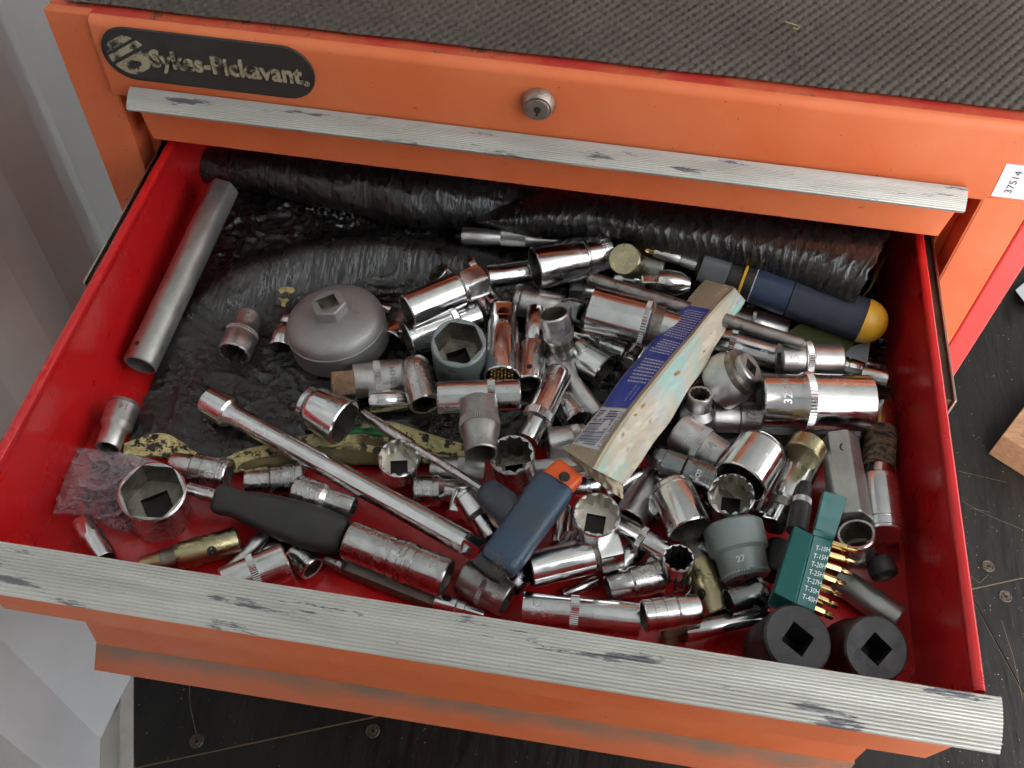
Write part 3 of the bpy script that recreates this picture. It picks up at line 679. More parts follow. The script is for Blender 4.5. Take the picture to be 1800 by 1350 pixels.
ed = MB().grid([[row[-1] for row in e0], [row[-1] for row in e1]]).grid([e0[-1], e1[-1]]); kid(ed.build('foam_edge', 'foam_brown'), ln)
# tan torn rim of the foam at the right of the flap
def rimfn(s, t):
    a = curve([(1573,405),(1560,440),(1540,478),(1530,505),(1508,530)], t); w_ = 7*(1+.5*noise.noise(Vector((t*8, 2, 0))))*math.sin(math.pi*min(t*.9+.1, 1))
    return tuple(at(a[0]-2+w_*s, a[1], H(26-6*s+2*noise.noise(Vector((t*14, s*2, 0))))))
kid(MB().grid(patch(rimfn, 5, 40)).build('foam_rim', 'foam_clean', smooth=True), ln)
# torn foam strip
UP = [(219,778),(290,760),(370,806),(440,786),(520,768),(600,748),(680,738),(760,762),(850,790)]
LO = [(216,800),(290,808),(370,826),(440,832),(520,826),(600,818),(680,812),(760,818),(850,820)]
def foamfn(s, t):
    a, b = curve(UP, s), curve(LO, s); q = a+(b-a)*t; q[1] += 5*noise.noise(Vector((s*24, t*2, 0)))*(t > .9)
    z = 6.5+2.6*noise.noise(Vector((s*30, t*3, 1)))+1.6*noise.noise(Vector((s*90, t*9, 3)))
    if t > .95: z = .4
    if t < .05: z = 2
    return tuple(at(q[0], q[1], H(z)))
kid(MB().grid(patch(foamfn, 260, 36)).build('torn_foam_edge', 'foam', smooth=True, ang=70), ln)
def curl(path, d0, m, seed, name):
    def fn(s, t):
        p = curve(path, s); r = d0*(math.sin(math.pi*min(max(s*.9+.05, 0), 1)))**.5*(1+.3*noise.noise(Vector((s*7, seed, 0)))); P = at(p[0], p[1], H(7)); rr = r*depth(P)/FPX
        a_ = t*2*math.pi; q = rr*(1+.18*noise.noise(Vector((s*9, math.cos(a_), seed+math.sin(a_)))))
        return tuple(P+np.array([0.15, 1, 0])*q*math.cos(a_)+np.array([0, 0, .7])*q*math.sin(a_))
    kid(MB().grid(patch(fn, 90, 20)).build(name, m, smooth=True, ang=80), ln)
curl([(420,822),(490,808),(560,800),(640,806),(700,812)], 15, 'foam_brown', 1, 'curled_foam')
curl([(560,800),(620,788),(690,800),(760,806),(850,812)], 12, 'foam', 3, 'curled_foam')
curl([(590,764),(640,757),(700,768)], 7, 'green_bag', 8, 'green_tape')
def blob(cx, cy, pts, z, name='exposed_foam'):
    c = at(cx, cy, H(z+1.2)); ring = [at(cx+dx, cy+dy, H(z)) for dx, dy in pts]; n = len(ring)
    mid = [c+(r-c)*.55+np.array([0,0,.0006*rd.random()]) for r in ring]
    kid(MB().add([c]+mid+ring, [(0, 1+i, 1+(i+1) % n) for i in range(n)]+[(1+i, 1+n+i, 1+n+(i+1) % n, 1+(i+1) % n) for i in range(n)]).build(name, 'foam_clean', smooth=True, ang=60), ln)
blob(734, 327, [(-14,-2),(-9,-9),(0,-10),(9,-12),(14,-4),(12,6),(6,13),(-4,9)], 44)
blob(503, 512, [(-14,-2),(-8,-8),(2,-8),(13,-7),(15,0),(9,4),(-2,1),(-9,5)], 23)
blob(499, 526, [(-11,-3),(-3,1),(6,-2),(9,2),(3,7),(2,14),(-4,12),(-5,5)], 20)
mb = MB()
for k in range(420):
    px, py = rd.uniform(260, 820), rd.uniform(300, 780); P = at(px, py, H(9 if 420 < py < 520 else 5)); q = rd.choice([.0002, .00025, .0004])
    mb.add([P+np.array([q, 0, .0006]), P+np.array([0, q, .0007]), P+np.array([-q, 0, .0006]), P+np.array([0, -q, .0005])], [(0,1,2,3)])
o = mb.build('foam_crumbs', 'foam_clean'); tag(o, 'tiny yellow foam crumbs scattered over the black liner', 'crumbs', kind='stuff')

# ================================================================ the tools, lowest first
G = 'loose sockets piled in the open drawer'
S = lambda name, label, a, b, prof, **k: tool(name, label, k.pop('cat', 'socket'), a, b, prof, group=k.pop('group', G), **k)
# cards under the screwdriver
def card(name, label, pts, z, m, cat='card', th=.0012):
    P = [at(px, py, H(z_)) for (px, py), z_ in zip(pts, z if isinstance(z, (list, tuple)) else [z]*len(pts))]
    o = MB().prism(P, [p-np.array([0,0,th]) for p in P]).build(name, m); tag(o, label, cat); return o
card('green_card', 'dark olive green card sticking out under the yellow-ended screwdriver', [(1376,590),(1440,545),(1530,560),(1540,575),(1516,588),(1478,628)], 26, 'green_card')
card('grey_card', 'grey card corner beside the olive card at the back right', [(1480,615),(1530,598),(1522,660),(1475,650)], 20, 'grey_card')
# --- left side
S('box_spanner', 'long grey galvanised tube spanner leaning along the red left side', (246,643), (394,330), '0:56 .80:54 .84:50h 1:50h', m='galvanised', ends='round:.88,hex:.7', z=(14,38), cat='tube spanner', group=None, bore='galvanised', holes='.07/8/-55', roll=.2)
S('socket', 'satin socket by itself on the black liner right of the grey tube', (411,622), (439,556), '0:54 .10:54 .52:54 .56:50 .70:46 1:46', m='satin', ends='12,sq', bands='.44-.54', text='22', tt=.82)
S('socket', 'small shiny socket between the lone satin socket and the filter cup', (493,613), (508,558), '0:39 .45:38 .66:30 .70:28 .72:24 .78:28 1:27', ends='12,sq')
S('socket', 'satin stepped socket against the red left wall above the plastic bag', (189,788), (219,710), '0:40 .40:40 .50:53 .92:53 .94:51 1:51', m='satin', ends='12:.75,sq:.4', grooves='.90', text='14', tt=.78, lift=1)
S('socket', 'short shiny socket half hidden by the front rail at the far left', (186,985), (143,918), '0:40 .52:40 .54:42 .60:42 .62:38 1:38', ends='12,sq')
S('tube_spanner', 'brass coloured tube with cross hole near the black screwdriver', (250,997), (420,948), '0:34 .35:36 .36:46 1:46', m='zinc_gold', ends='round,round:.85', cat='tube spanner', group='brass coloured tube spanners', holes='.72/17/15')
S('socket', 'grooved socket with bare nose just right of the big hex socket', (303,815), (403,835), '0:40 .36:42 .40:52 1:54', m='chrome_dull', ends='12,sq:.5', grooves='.58 .86 .92', text='KING', tt=.72, ts=.2)
S('socket', 'grooved socket second in the row above the black screwdriver handle', (432,850), (535,840), '0:40 .42:40 .46:50 1:52', m='chrome_dull', ends='12,sq:.5', grooves='.62 .82 .88', text='KING', tt=.73, ts=.2)
S('socket', 'grooved socket with mouth to the right under the long bar', (520,860), (622,893), '0:50 .48:50 .56:38 1:38', m='chrome_dull', ends='sq:.5,12:.8', grooves='.12 .2 .42', text='INC', tt=.3, ts=.22)
S('adaptor_bar', 'thin satin bar beneath the knurled socket at the front rail', (398,1006), (466,940), '0:18 .6:20 .7:24 1:24', m='satin', cat='bar', group=None, ends='x,x')
S('socket', 'small shiny socket tucked behind the knurled one below the black handle', (455,1000), (492,950), '0:36 1:36', ends='12,sq')
S('socket', 'square-mouthed socket beside the knurled one near the front rail', (519,968), (550,1000), '0:42 .5:44 1:46', m='chrome_dull', ends='sq,hex:.72', grooves='.75')
S('socket', 'wide knurled socket lying partly behind the front rail', (395,1032), (505,985), '0:66 .52:66 .62:64 1:64', ends='sq:.4,12', bands='.42-.54')
S('hex_bar', 'long dull hexagonal steel bar along the front rail', (600,992), (775,1062), '0:28h 1:28h', m='hex_steel', cat='hex bar', group=None, ends='x,x', roll=.4)
S('hex_bar', 'short bright pin end sticking out of the long hexagonal bar', (570,984), (602,996), '0:13h .25:15h .6:15h .7:20 1:20', m='satin_dark', cat='pin', group=None, ends='x,x')
S('socket', 'little socket mostly under the front rail right of the hexagonal bar', (766,1056), (850,1082), '0:30 .42:30 .45:24 .60:24 .62:18 1:16', ends='x,x')
S('socket', 'long two-tone deep socket with many grooves above the hexagonal bar', (613,948), (786,1017), '0:66 .48:66 .50:69 .62:69 .64:66 1:66', m='chrome_dull', ends='sq:.4,round:.86', grooves='.46 .55 .60 .68', text='PROF', tt=.36, ts=.2)
S('socket', 'dull satin socket with knurled waist between the long grooved one and the blue handle', (815,1010), (893,1055), '0:66 .45:66 .56:66 .62:62 1:60', m='satin_dark', ends='round:.8,hex:.8', bands='.46-.58', text='SK 32', tt=.8, ts=.2)
# --- bottom layer in the middle
S('socket', 'pale satin socket under the thin rod left of the dark mouth-up socket', (757,822), (852,830), '0:40 .4:40 .52:44 1:44', m='satin', ends='12,sq', bands='.50-.64')
S('socket', 'grooved socket with bare nose below the pale satin one', (727,864), (824,861), '0:52 .46:52 .56:38 1:36', m='chrome_dull', ends='sq:.4,12', grooves='.10 .16 .36', text='S-S', tt=.26, ts=.22)
S('socket', 'two-part socket pointing down at the left of the blue grip', (820,870), (867,946), '0:52 .50:52 .58:38 1:38', ends='sq:.4,12', grooves='.1')
S('socket', 'slim upright-looking socket below the white mouth-up one, left side', (992,895), (985,960), '0:34 1:38', ends='12,sq')
S('deep_socket', 'deep socket running beneath the orange-tipped grip', (903,861), (1056,850), '0:38 .5:38 .55:42 1:42', ends='sq:.4,hex', text='KRAFT', tt=.85, ts=.22)
S('hex_bar', 'dull steel hexagonal bar behind the orange tip', (938,825), (1045,812), '0:30h 1:30h', m='satin', cat='hex bar', group=None, ends='x,x')
S('extension_bar', 'thin bright rod end under the shiny hex-ended deep socket', (990,1046), (1050,1020), '0:18 1:20', cat='bar', group=None, ends='x,x')
S('socket', 'small socket pointing up right behind the hex-ended deep socket', (1078,1006), (1128,955), '0:40 1:42', ends='12,sq')
S('deep_socket', 'slender socket with knurled ring left of the brass coloured tube', (1085,920), (1178,976), '0:36 .38:36 .42:40 .52:40 .54:36 1:38', ends='12,sq:.4', bands='.42-.52')
S('adaptor', 'cone shaped adaptor below the plastic wrapper', (1106,914), (1148,836), '0:56 .42:56 .66:50 1:42', m='satin', ends='12,round:.8', cat='adaptor', group=None)
S('tube_spanner', 'brass coloured tube with cross hole leaning at the middle front', (1208,925), (1268,1082), '0:44 .42:44 .43:56 1:56', m='zinc_gold', ends='round,round:.85', cat='tube spanner', group='brass coloured tube spanners', holes='.78/20/40')
S('socket', 'dark socket just right of the leaning brass coloured tube', (1280,1058), (1345,1040), '0:46 .5:46 .7:54 1:52', m='dark_chrome', ends='12,sq', bands='.82-.94')
S('extension_bar', 'long bar with rusty tip behind the front rail', (1205,1113), (1350,1083), '0:34 1:34', cat='bar', group=None, ends='x,x')
S('bit', 'rusty hexagonal tip of the long bar at the front rail', (1166,1122), (1206,1113), '0:24h .1:28h 1:28h', m='rust', cat='bit', group=None, ends='x,x')
S('deep_socket', 'wide deep socket with faint knurl pressed against the front rail', (918,1070), (1124,1092), '0:58 .38:58 .44:60 1:60', ends='sq:.4,round:.9', bands='.40-.48', text='VC', tt=.12, ts=.34, tang=-10)
S('socket', 'socket with three dark grooves near the front rail', (1131,1084), (1228,1070), '0:54 .60:54 .62:50 1:50', ends='round:.88,sq:.4', grooves='.16 .36 .60', m='chrome')
S('socket', 'warm toned socket above the three-grooved one', (1068,1035), (1162,1012), '0:44 .42:46 .46:52 1:54', m='chrome_dull', ends='round:.8,sq:.4', grooves='.86', text='MM', tt=.72, ts=.25)
S('spark_plug_socket', 'shiny spark plug socket with hexagonal end in front of the white mouth-up socket', (930,1002), (1088,965), '0:62 .68:62 .74:46 .745:60h 1:60h', ends='round:.85,hex:.5', cat='spark plug socket', group='hex ended spark plug sockets', roll=.25)
S('extension_bar', 'slim bright bar end showing under the lower corner of the wrapper', (1062,866), (1128,832), '0:28 1:32', cat='bar', group=None, ends='x,x', maxz=13)
S('socket', 'dark little socket between the knurled satin one and the hex-ended one', (896,1030), (938,985), '0:44 1:46', m='dark_chrome', ends='12,x', text='SK', tt=.3, maxz=13)
S('socket', 'socket deep in the pile left of the brown-mouthed one', (800,905), (812,868), '0:30 1:34', ends='x,x', maxz=13)
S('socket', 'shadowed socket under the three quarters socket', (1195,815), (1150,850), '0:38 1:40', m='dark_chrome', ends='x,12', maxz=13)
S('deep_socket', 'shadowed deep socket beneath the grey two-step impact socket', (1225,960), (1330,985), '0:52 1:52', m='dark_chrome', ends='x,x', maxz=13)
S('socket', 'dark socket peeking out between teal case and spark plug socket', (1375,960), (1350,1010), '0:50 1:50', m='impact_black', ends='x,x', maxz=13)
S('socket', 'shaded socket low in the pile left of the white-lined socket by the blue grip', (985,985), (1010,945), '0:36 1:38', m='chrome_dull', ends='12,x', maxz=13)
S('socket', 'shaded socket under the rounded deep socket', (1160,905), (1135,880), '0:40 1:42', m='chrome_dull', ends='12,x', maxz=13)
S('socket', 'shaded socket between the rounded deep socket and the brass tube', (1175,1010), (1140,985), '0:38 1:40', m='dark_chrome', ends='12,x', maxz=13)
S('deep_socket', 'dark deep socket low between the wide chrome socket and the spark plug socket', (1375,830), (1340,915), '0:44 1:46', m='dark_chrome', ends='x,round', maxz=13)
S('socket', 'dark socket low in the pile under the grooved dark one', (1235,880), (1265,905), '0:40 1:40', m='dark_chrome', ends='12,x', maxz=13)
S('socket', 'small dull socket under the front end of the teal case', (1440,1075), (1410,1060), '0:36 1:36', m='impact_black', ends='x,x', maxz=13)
S('bar', 'dull bar piece low behind the claw socket', (1465,905), (1520,895), '0:26 1:26', m='satin_dark', ends='x,x', cat='bar', group=None, maxz=13)
# --- right side bottom layer
S('tube_spanner', 'grey round tube in the front right corner behind the black impact sockets', (1470,1015), (1578,1090), '0:46 1:50', m='galvanised', ends='x,round:.8', cat='tube spanner', group=None)
S('extension_bar', 'long chrome extension by the red right wall with worn brown patch', (1552,716), (1541,860), '0:46 1:52', m='chrome', bands='.30-.78', tmat='tape', cat='extension', group=None, ends='sq:.4,x')
S('deep_socket', 'tall reddish reflecting socket against the red right wall', (1541,843), (1552,942), '0:66 .15:70 1:70', ends='round:.8,x', grooves='.80 .96', m='chrome')
S('adaptor', 'square drive end poking from the tall socket by the right wall', (1552,940), (1555,984), '0:34s 1:34s', ends='x,x', cat='adaptor', group=None, m='chrome', roll=.78)
S('socket', 'dark socket in shadow under the square drive end', (1545,985), (1556,1012), '0:46 1:46', m='impact_black', ends='x,round:.8')
S('box_spanner', 'dull hexagonal tube spanner with one hole standing against the teal case', (1497,915), (1475,772), '0:58h 1:56h', m='galvanised', ends='x,hex:.8', cat='tube spanner', group=None, holes='.78/19/-15', roll=.52)
S('claw_socket', 'notched bronze coloured claw socket beside the teal case', (1513,975), (1505,938), '0:60 .5:66 1:66', m='chrome_dull', z=(24,44), ends='sq:.3,round:.82', cat='claw socket', group=None, holes='.62/18/35 .8/14/150')
S('deep_socket', 'chrome deep socket partly behind the wrapper and the impact adaptor', (1225,592), (1372,634), '0:60 .32:60 .36:62 .46:62 .50:60 1:60', ends='round:.8,sq:.4', bands='.37-.45', text='19', tt=.80, ts=.36)
S('socket', 'narrow socket near the far right end of the olive card', (1476,646), (1515,656), '0:44 .2:44 1:42', ends='x,x', grooves='.3')
S('socket', 'narrow plain socket tip beside the right wall', (1512,658), (1558,668), '0:30 1:32', ends='x,round')
S('extension_bar', 'slim bar end lying beyond the narrow sockets at the right', (1470,624), (1556,650), '0:20 1:20', m='dark_chrome', cat='bar', group=None, ends='x,x')
S('socket', 'satin and knurled socket marked fifteen near the right wall', (1369,632), (1477,634), '0:58 .36:58 .38:62 .5:62 .52:58 1:56', m='satin', ends='sq:.4,round:.8', bands='.39-.50', text='15', tt=.18, ts=.32)
S('socket', 'small chrome socket with pale band under the navy screwdriver', (1268,552), (1384,584), '0:40 .45:40 .5:44 .62:44 .64:42 1:42', m='satin', ends='sq:.4,round:.8', bands='.44-.50')
S('socket', 'satin socket marked one half under the big deep socket at right', (1250,733), (1334,735), '0:52 .55:52 1:54', m='satin', ends='sq:.4,12', grooves='.55 .90', text='1/2', tt=.74, ts=.34)
card('foil_strip', 'crumpled silver foil strip under the large chrome deep socket', [(1330,735),(1420,745),(1515,735),(1512,766),(1440,762),(1370,764),(1332,758)], [20,24,20,13,16,12,14], 'grey_card', 'foil', .0006)
S('deep_socket', 'large chrome deep socket with knurled ring against the right wall', (1334,703), (1527,709), '0:88 .34:88 .38:96 .46:96 .50:94 1:94', ends='sq:.4,round:.9', bands='.39-.46', text='32MM', tt=.20, ts=.20, tang=-25, lift=5)
S('impact_adaptor', 'big satin socket showing its square drive beside the wrapper', (1262,676), (1321,645), '0:98 .45:98 .75:74 .78:58 1:56', m='satin', z=(30,52), ends='round:.85,sq:.46', roll=.5, cat='impact socket', group=None)
S('socket', 'small mouth-up socket with wide base right of the wrapper', (1222,752), (1231,692), '0:58 .45:58 .62:42 1:42', m='satin', z=(16,46), ends='sq:.4,12:.72', bore='bore_steel')
S('socket', 'satin socket marked three quarters lying above the dark grooved one', (1190,755), (1270,806), '0:64 .42:62 .60:58 1:56', m='satin', ends='round:.86,sq:.4', bands='.46-.60', text='3/4', tt=.76, ts=.36, lift=4)
S('hex_bit_socket', 'dark grooved socket with hexagonal end below the three quarters socket', (1142,800), (1262,852), '0:38h .20:38h .21:46 .50:48 .52:54 1:56', m='dark_chrome', ends='x,x', grooves='.50 .64 .80 .86', text='NO2', tt=.72, ts=.2)
S('deep_socket', 'rounded chrome deep socket with the brass coloured tube in its mouth', (1176,850), (1213,932), '0:58 .06:66 .2:72 1:76', ends='x,round:.9', grooves='.16', lift=6)
S('spark_plug_socket', 'chrome spark plug socket under the brass coloured collar', (1420,800), (1357,925), '0:58 .68:58 .72:44 .74:42h 1:42h', ends='round,x', cat='spark plug socket', group='hex ended spark plug sockets')
S('collar', 'brass coloured round collar with small knob at the far end of a spark plug socket', (1424,780), (1410,802), '0:58 .1:62 1:62', m='zinc_gold', ends='x,x', cat='collar', group=None, lift=2)
S('knob', 'small brass coloured knob behind the collar', (1440,765), (1430,785), '0:18 .3:24 .7:24 1:16', m='zinc_gold', ends='x,x', cat='knob', group=None)
S('bit_holder', 'slim black holder with pale band beside the teal case', (1416,850), (1400,935), '0:22 .18:26 .30:26 .32:30 .46:30 .48:34 1:36', m='black_plastic', ends='x,x', cat='bit holder', group=None, bands='.33-.45', tmat='satin', lift=10)
S('socket', 'wide chrome socket leaning over the white-lined mouth-up socket', (1343,785), (1300,848), '0:80 .10:88 1:92', ends='x,round:.92', grooves='.12', lift=4)
S('socket', 'white-lined twelve-point mouth-up socket below the wide chrome one', (1283,905), (1286,868), '0:66 .5:74 1:76', z=(10,44), ends='sq:.4,12:.82', bore='bore_clean')
S('impact_socket', 'grey painted two-step impact socket near the front right', (1286,922), (1312,1018), '0:104 .06:108 .50:104 .56:90 .92:84 1:80', m='grey_paint', z=(34,28), ends='x,x', bands='.90-.96', text='27', tt=.74, ts=.14, cat='impact socket', group='grey painted impact sockets')
# --- middle back
S('extension_bar', 'satin extension with knurled section under the black flap', (812,414), (1046,428), '0:30 .20:30 .22:27 .46:27 .50:26 .62:20 1:16', m='satin', ends='sq,x', bands='.29-.48', cat='extension', group=None, z=(24,24))
S('ring_socket', 'small socket with open ring mouth on the liner behind the hex-ended socket', (792,500), (769,478), '0:38 .4:38 1:40', ends='x,round:.7', z=(14,26))
S('socket', 'shiny socket lying between the hex-ended one and the big one at the back', (856,489), (935,477), '0:44 .3:44 .34:42 1:42', ends='x,sq', grooves='.84', text='108', tt=.70, ts=.26)
S('deep_socket', 'big chrome socket at the back with dark shadowed end', (940,472), (1070,441), '0:72 .62:72 .68:66 1:62', ends='round:.86,sq:.4', grooves='.66', text='MANN', tt=.90, ts=.22)
S('tube_spanner', 'satin tube behind the gold faced cap', (1108,459), (1166,474), '0:44 1:46', m='galvanised', ends='x,x', cat='tube spanner', group=None, z=(26,26))
S('cap', 'round gold passivated cap with its flat face up beneath the flap', (1110,463), (1097,455), '0:54 1:56', m='zinc_gold', ends='x,x', z=(28,46), cat='cap', group=None)
S('universal_joint', 'shiny universal joint behind the dark steel rod', (1080,487), (1128,497), '0:34 .5:38 1:34', ends='x,x', cat='universal joint', group=None)
S('adaptor', 'hexagonal piece of the universal joint row at the back', (1126,497), (1160,497), '0:26h 1:26h', ends='x,x', cat='adaptor', group=None)
S('universal_joint', 'forked chrome joint just left of the wrapper top', (1156,495), (1212,500), '0:40 .3:44 .7:40 1:24', ends='x,x', cat='universal joint', group=None)
S('adaptor', 'square silver drive end left of the dark steel rod', (1000,510), (1048,513), '0:25s .5:25s .6:20 1:20', m='satin', ends='x,x', cat='adaptor', group=None, roll=.78)
S('socket', 'dark little socket between the filter cup and the hex-ended one', (672,541), (688,548), '0:22 1:22', ends='x,sq')
S('socket', 'chrome socket lying with its mouth toward the filter cup', (686,598), (714,552), '0:44 .35:42 .5:36 1:32', ends='round:.85,x')
S('deep_socket', 'chrome deep socket right above the grey mouth-up impact socket', (716,598), (842,553), '0:60 .6:56 .64:48 .70:48 .72:44 1:46', ends='12:.85,sq:.4', bands='.62-.70')
S('socket', 'shiny socket pointing down right of the hexagonal end', (846,518), (874,552), '0:38 .6:40 1:40', ends='x,sq:.5', grooves='.7')
S('spark_plug_socket', 'big shiny spark plug socket with hexagonal end at the back left of the pile', (715,548), (850,490), '0:58 .66:60 .70:48 .72:54h .95:54h 1:52h', ends='round:.85,hex:.6', cat='spark plug socket', group='hex ended spark plug sockets', lift=8)
S('flange_disc', 'round chrome flange behind the hexagonal end', (825,482), (836,478), '0:52 1:56', ends='x,x', cat='flange', group=None, lift=6)
S('universal_joint', 'satin universal joint socket with small cross hole', (905,527), (988,543), '0:54 .12:56 .14:52 .7:48 1:44', m='satin', ends='x,x', grooves='.14', holes='.72/10/20', cat='universal joint', group=None)
S('fork', 'dark two-pronged end of the satin universal joint', (985,543), (1024,552), '0:34r .3:44r .7:44r 1:40r', m='dark_chrome', ends='x,x', cat='universal joint', group=None)
S('deep_socket', 'slender chrome socket with thin ring left of the wide deep socket', (1005,586), (1100,617), '0:30 .42:30 .44:34 .52:34 .54:38 1:40', ends='x,12', bands='.45-.51')
S('socket', 'small reddish reflecting socket touching the blue side of the wrapper', (1132,602), (1106,640), '0:30 1:30', ends='12,x')
S('deep_socket', 'very wide chrome deep socket with knurled ring under the dark steel rod', (1036,543), (1195,585), '0:78 .56:78 .60:80 .66:80 .70:66 1:60', ends='round:.9,x', bands='.59-.65')
S('castle_socket', 'castellated chrome socket with four teeth left of the wrapper', (1012,617), (1064,652), '0:56 .05:62 1:62', ends='sq:.4,round:.75', grooves='.34', cat='castle socket', group=None)
S('extension_bar', 'satin extension running down right behind the leaning long socket', (972,632), (1052,728), '0:40 .28:44 .42:30 1:28', m='satin', ends='x,x', cat='extension', group=None)
S('socket', 'shiny socket with rimmed mouth facing down between extension and leaning socket', (988,703), (1014,741), '0:44 .5:46 .8:48 1:50', ends='x,12:.8', grooves='.78', text='19', tt=.4, ts=.3)
S('socket', 'satin socket lying under the lower corner of the wrapper', (962,780), (1030,773), '0:54 .7:54 1:54', m='satin', ends='12:.8,x', bands='.62-.84')
S('universal_joint', 'dark chrome joint with long flats between the gripping socket and the satin one', (942,546), (933,675), '0:36 .42:34 .46:26 .50:44 .9:44 1:44', m='chrome', ends='x,round:.7', holes='.88/10/10', cat='universal joint', group=None, lift=3)
S('gripping_socket', 'gripping socket with a mouth full of small gold pins', (884,545), (882,664), '0:46r .18:46r .24:54 .4:58 1:60', ends='x,round:.86', text='7-19', tt=.34, ts=.16, cat='gripping socket', group=None, lift=2, bore='brass_gold')
S('socket', 'satin mouth-up socket tilting between joint and castle socket', (991,624), (973,551), '0:34 .34:34 .40:46 .55:50 1:50', m='satin', z=(24,56), ends='sq:.4,round:.84', bands='.46-.58', text='HANS', tt=.74, ts=.22)
S('bit_socket', 'satin and chrome bit socket with engraved size and rusty hexagonal stub', (622,671), (713,660), '0:58 .4:58 .56:60 1:56', m='satin', ends='x,sq:.4', bands='.40-.54', text='32MM', tt=.76, ts=.24, cat='bit socket', group=None)
S('bit', 'rusty hexagonal stub of the bit socket under the filter cup', (583,675), (623,671), '0:36h .08:40h 1:40h', m='rust', ends='x,x', cat='bit', group=None)
S('socket', 'short shiny two-part socket under the engraved bit socket', (649,707), (717,702), '0:38 .55:38 .58:36 1:36', ends='12,sq:.5')
S('socket', 'dull socket with hexagonal mouth toward the viewer left of the grey impact socket', (729,638), (746,712), '0:46 .12:50 .4:54 .8:50 1:50', m='chrome_dull', ends='x,hex:.80', text='12', tt=.3, lift=2)
S('impact_socket', 'grey painted six-sided mouth-up impact socket in the middle of the pile', (808,652), (806,602), '0:88 .3:94 1:94', m='grey_paint', z=(8,52), ends='x,hex:.80', cat='impact socket', group='grey painted impact sockets', bore='bore_steel', roll=.3)
S('deep_socket', 'chrome deep socket lying straight below the grey mouth-up impact socket', (769,699), (914,694), '0:54 .6:54 .62:50 1:52', ends='round:.9,sq:.4', bands='.60-.70', lift=6)
S('socket', 'dull satin socket with knurled waist standing mouth down in the middle', (841,708), (846,798), '0:64 .45:66 .62:64 .70:56 1:56', m='satin_dark', ends='x,round:.84', bands='.36-.52', text='VAS', tt=.82, ts=.2, lift=8)
S('deep_socket', 'bright leaning long socket with knurled ring in the middle', (984,653), (926,776), '0:42 .06:46 .60:48 .62:50 .72:50 .74:38 1:38', ends='x,x', bands='.62-.72', lift=14)
S('socket', 'brown-mouthed twelve-point socket facing up above the blue grip', (908,852), (900,798), '0:64 .5:72 1:74', m='chrome_dull', z=(8,50), ends='x,12:.80', bore='bore_steel')
S('socket', 'bright twelve-point mouth-up socket on red metal beside the thin rod', (702,836), (701,804), '0:56 .4:62 1:68', z=(2,32), ends='sq:.4,12:.84', bore='bore_clean')
S('socket', 'large hexagonal-mouthed chrome socket on the foam above the long bar', (536,706), (606,744), '0:54 .04:58 .16:58 .20:66 .3:74 1:80', ends='sq:.4,hex:.84', grooves='.15', lift=4)
S('socket', 'white-lined twelve-point mouth-up socket right of the blue grip', (1044,932), (1049,904), '0:68 .5:76 1:78', m='chrome', z=(26,54), ends='sq:.4,12:.84', bore='bore_clean')
S('socket', 'dark-mouthed twelve-point mouth-up socket in front of the leaning brass tube', (1186,1038), (1193,980), '0:54 .35:54 .42:50 .62:42 .66:46 1:52', z=(4,44), ends='sq:.4,12:.82', bore='bore_black', grooves='.14 .24')
S('hex_socket', 'large six-sided mouth-up chrome socket on red metal at the left front', (285,908), (267,863), '0:94 .03:98 .6:101 1:106', m='chrome_dull', z=(1,42), ends='sq:.4,hex:.84', bore='bore_steel')
S('impact_socket', 'black impact socket with square drive hole, left one of the pair at the front right', (1352,1150), (1403,1123), '0:104 .2:112 1:120', m='impact_black', z=(22,62), ends='x,sq:.36', cat='impact socket', group='black impact sockets', bore='bore_black', roll=.42)
S('impact_socket', 'black impact socket with square drive hole, right one in the corner by the red wall', (1488,1140), (1541,1141), '0:100 .2:106 1:112', m='impact_black', z=(16,54), ends='x,sq:.36', cat='impact socket', group='black impact sockets', bore='bore_black', roll=.80)
# --- bars on top
tool('breaker_bar', 'long chrome breaker bar lying slantwise across the drawer', 'breaker bar', (366,705), (846,970), '0:54 .088:55 .094:46 .12:36 .5:37 .93:39 .95:39 .955:27s 1:27s', ends='sq:.4,x', z=(18,34), roll=.6)
tool('tommy_bar', 'dark steel rod with rounded ends passing under the wrapper', 'steel rod', (1033,488), (1416,606), '0:18 .01:24 .6:24 .985:22 1:12', m='steel_bar', ends='x,x', z=(52,50))
# ---------------------------------------------------------------- oil filter cup
A = at(601, 600, H(5)); up = np.array([-.15, .05, 1.]); up /= np.linalg.norm(up)
r0 = 86*depth(A)/FPX
M, _ = axis_frame(A, A+up*.05, .12); fc = empty('filter_cup', rot=M); tag(fc, 'round cast alloy oil filter cup with hexagonal boss on the black liner', 'oil filter cup')
PR = [(0, .985), (.001, 1.0), (.0175, 1.005), (.0180, .98), (.0186, .98), (.0191, .995), (.0225, .975), (.0258, .935), (.0282, .86), (.0298, .76), (.0309, .64), (.0316, .50), (.0320, .33)]
rings([(z, r*r0) for z, r in PR], 'cast_alloy', 'cup_shell', fc, 96, cap0=True, ang=40)
N_ = 48; hx = .0118
rings([(.0305, rfn('h', hx, N_)), (.0402, rfn('h', hx, N_)), (.0410, rfn('h', hx*.94, N_)), (.0410, rfn('s', hx*.56, N_))], 'cast_alloy', 'hex_boss', fc, N_, cap0=False, cap1=False)
bo = rings([(.0409, rfn('s', hx*.56, N_)), (.0330, rfn('s', hx*.56, N_))][::-1], 'bore_steel', 'drive_hole', fc, N_, cap0=True, cap1=False)
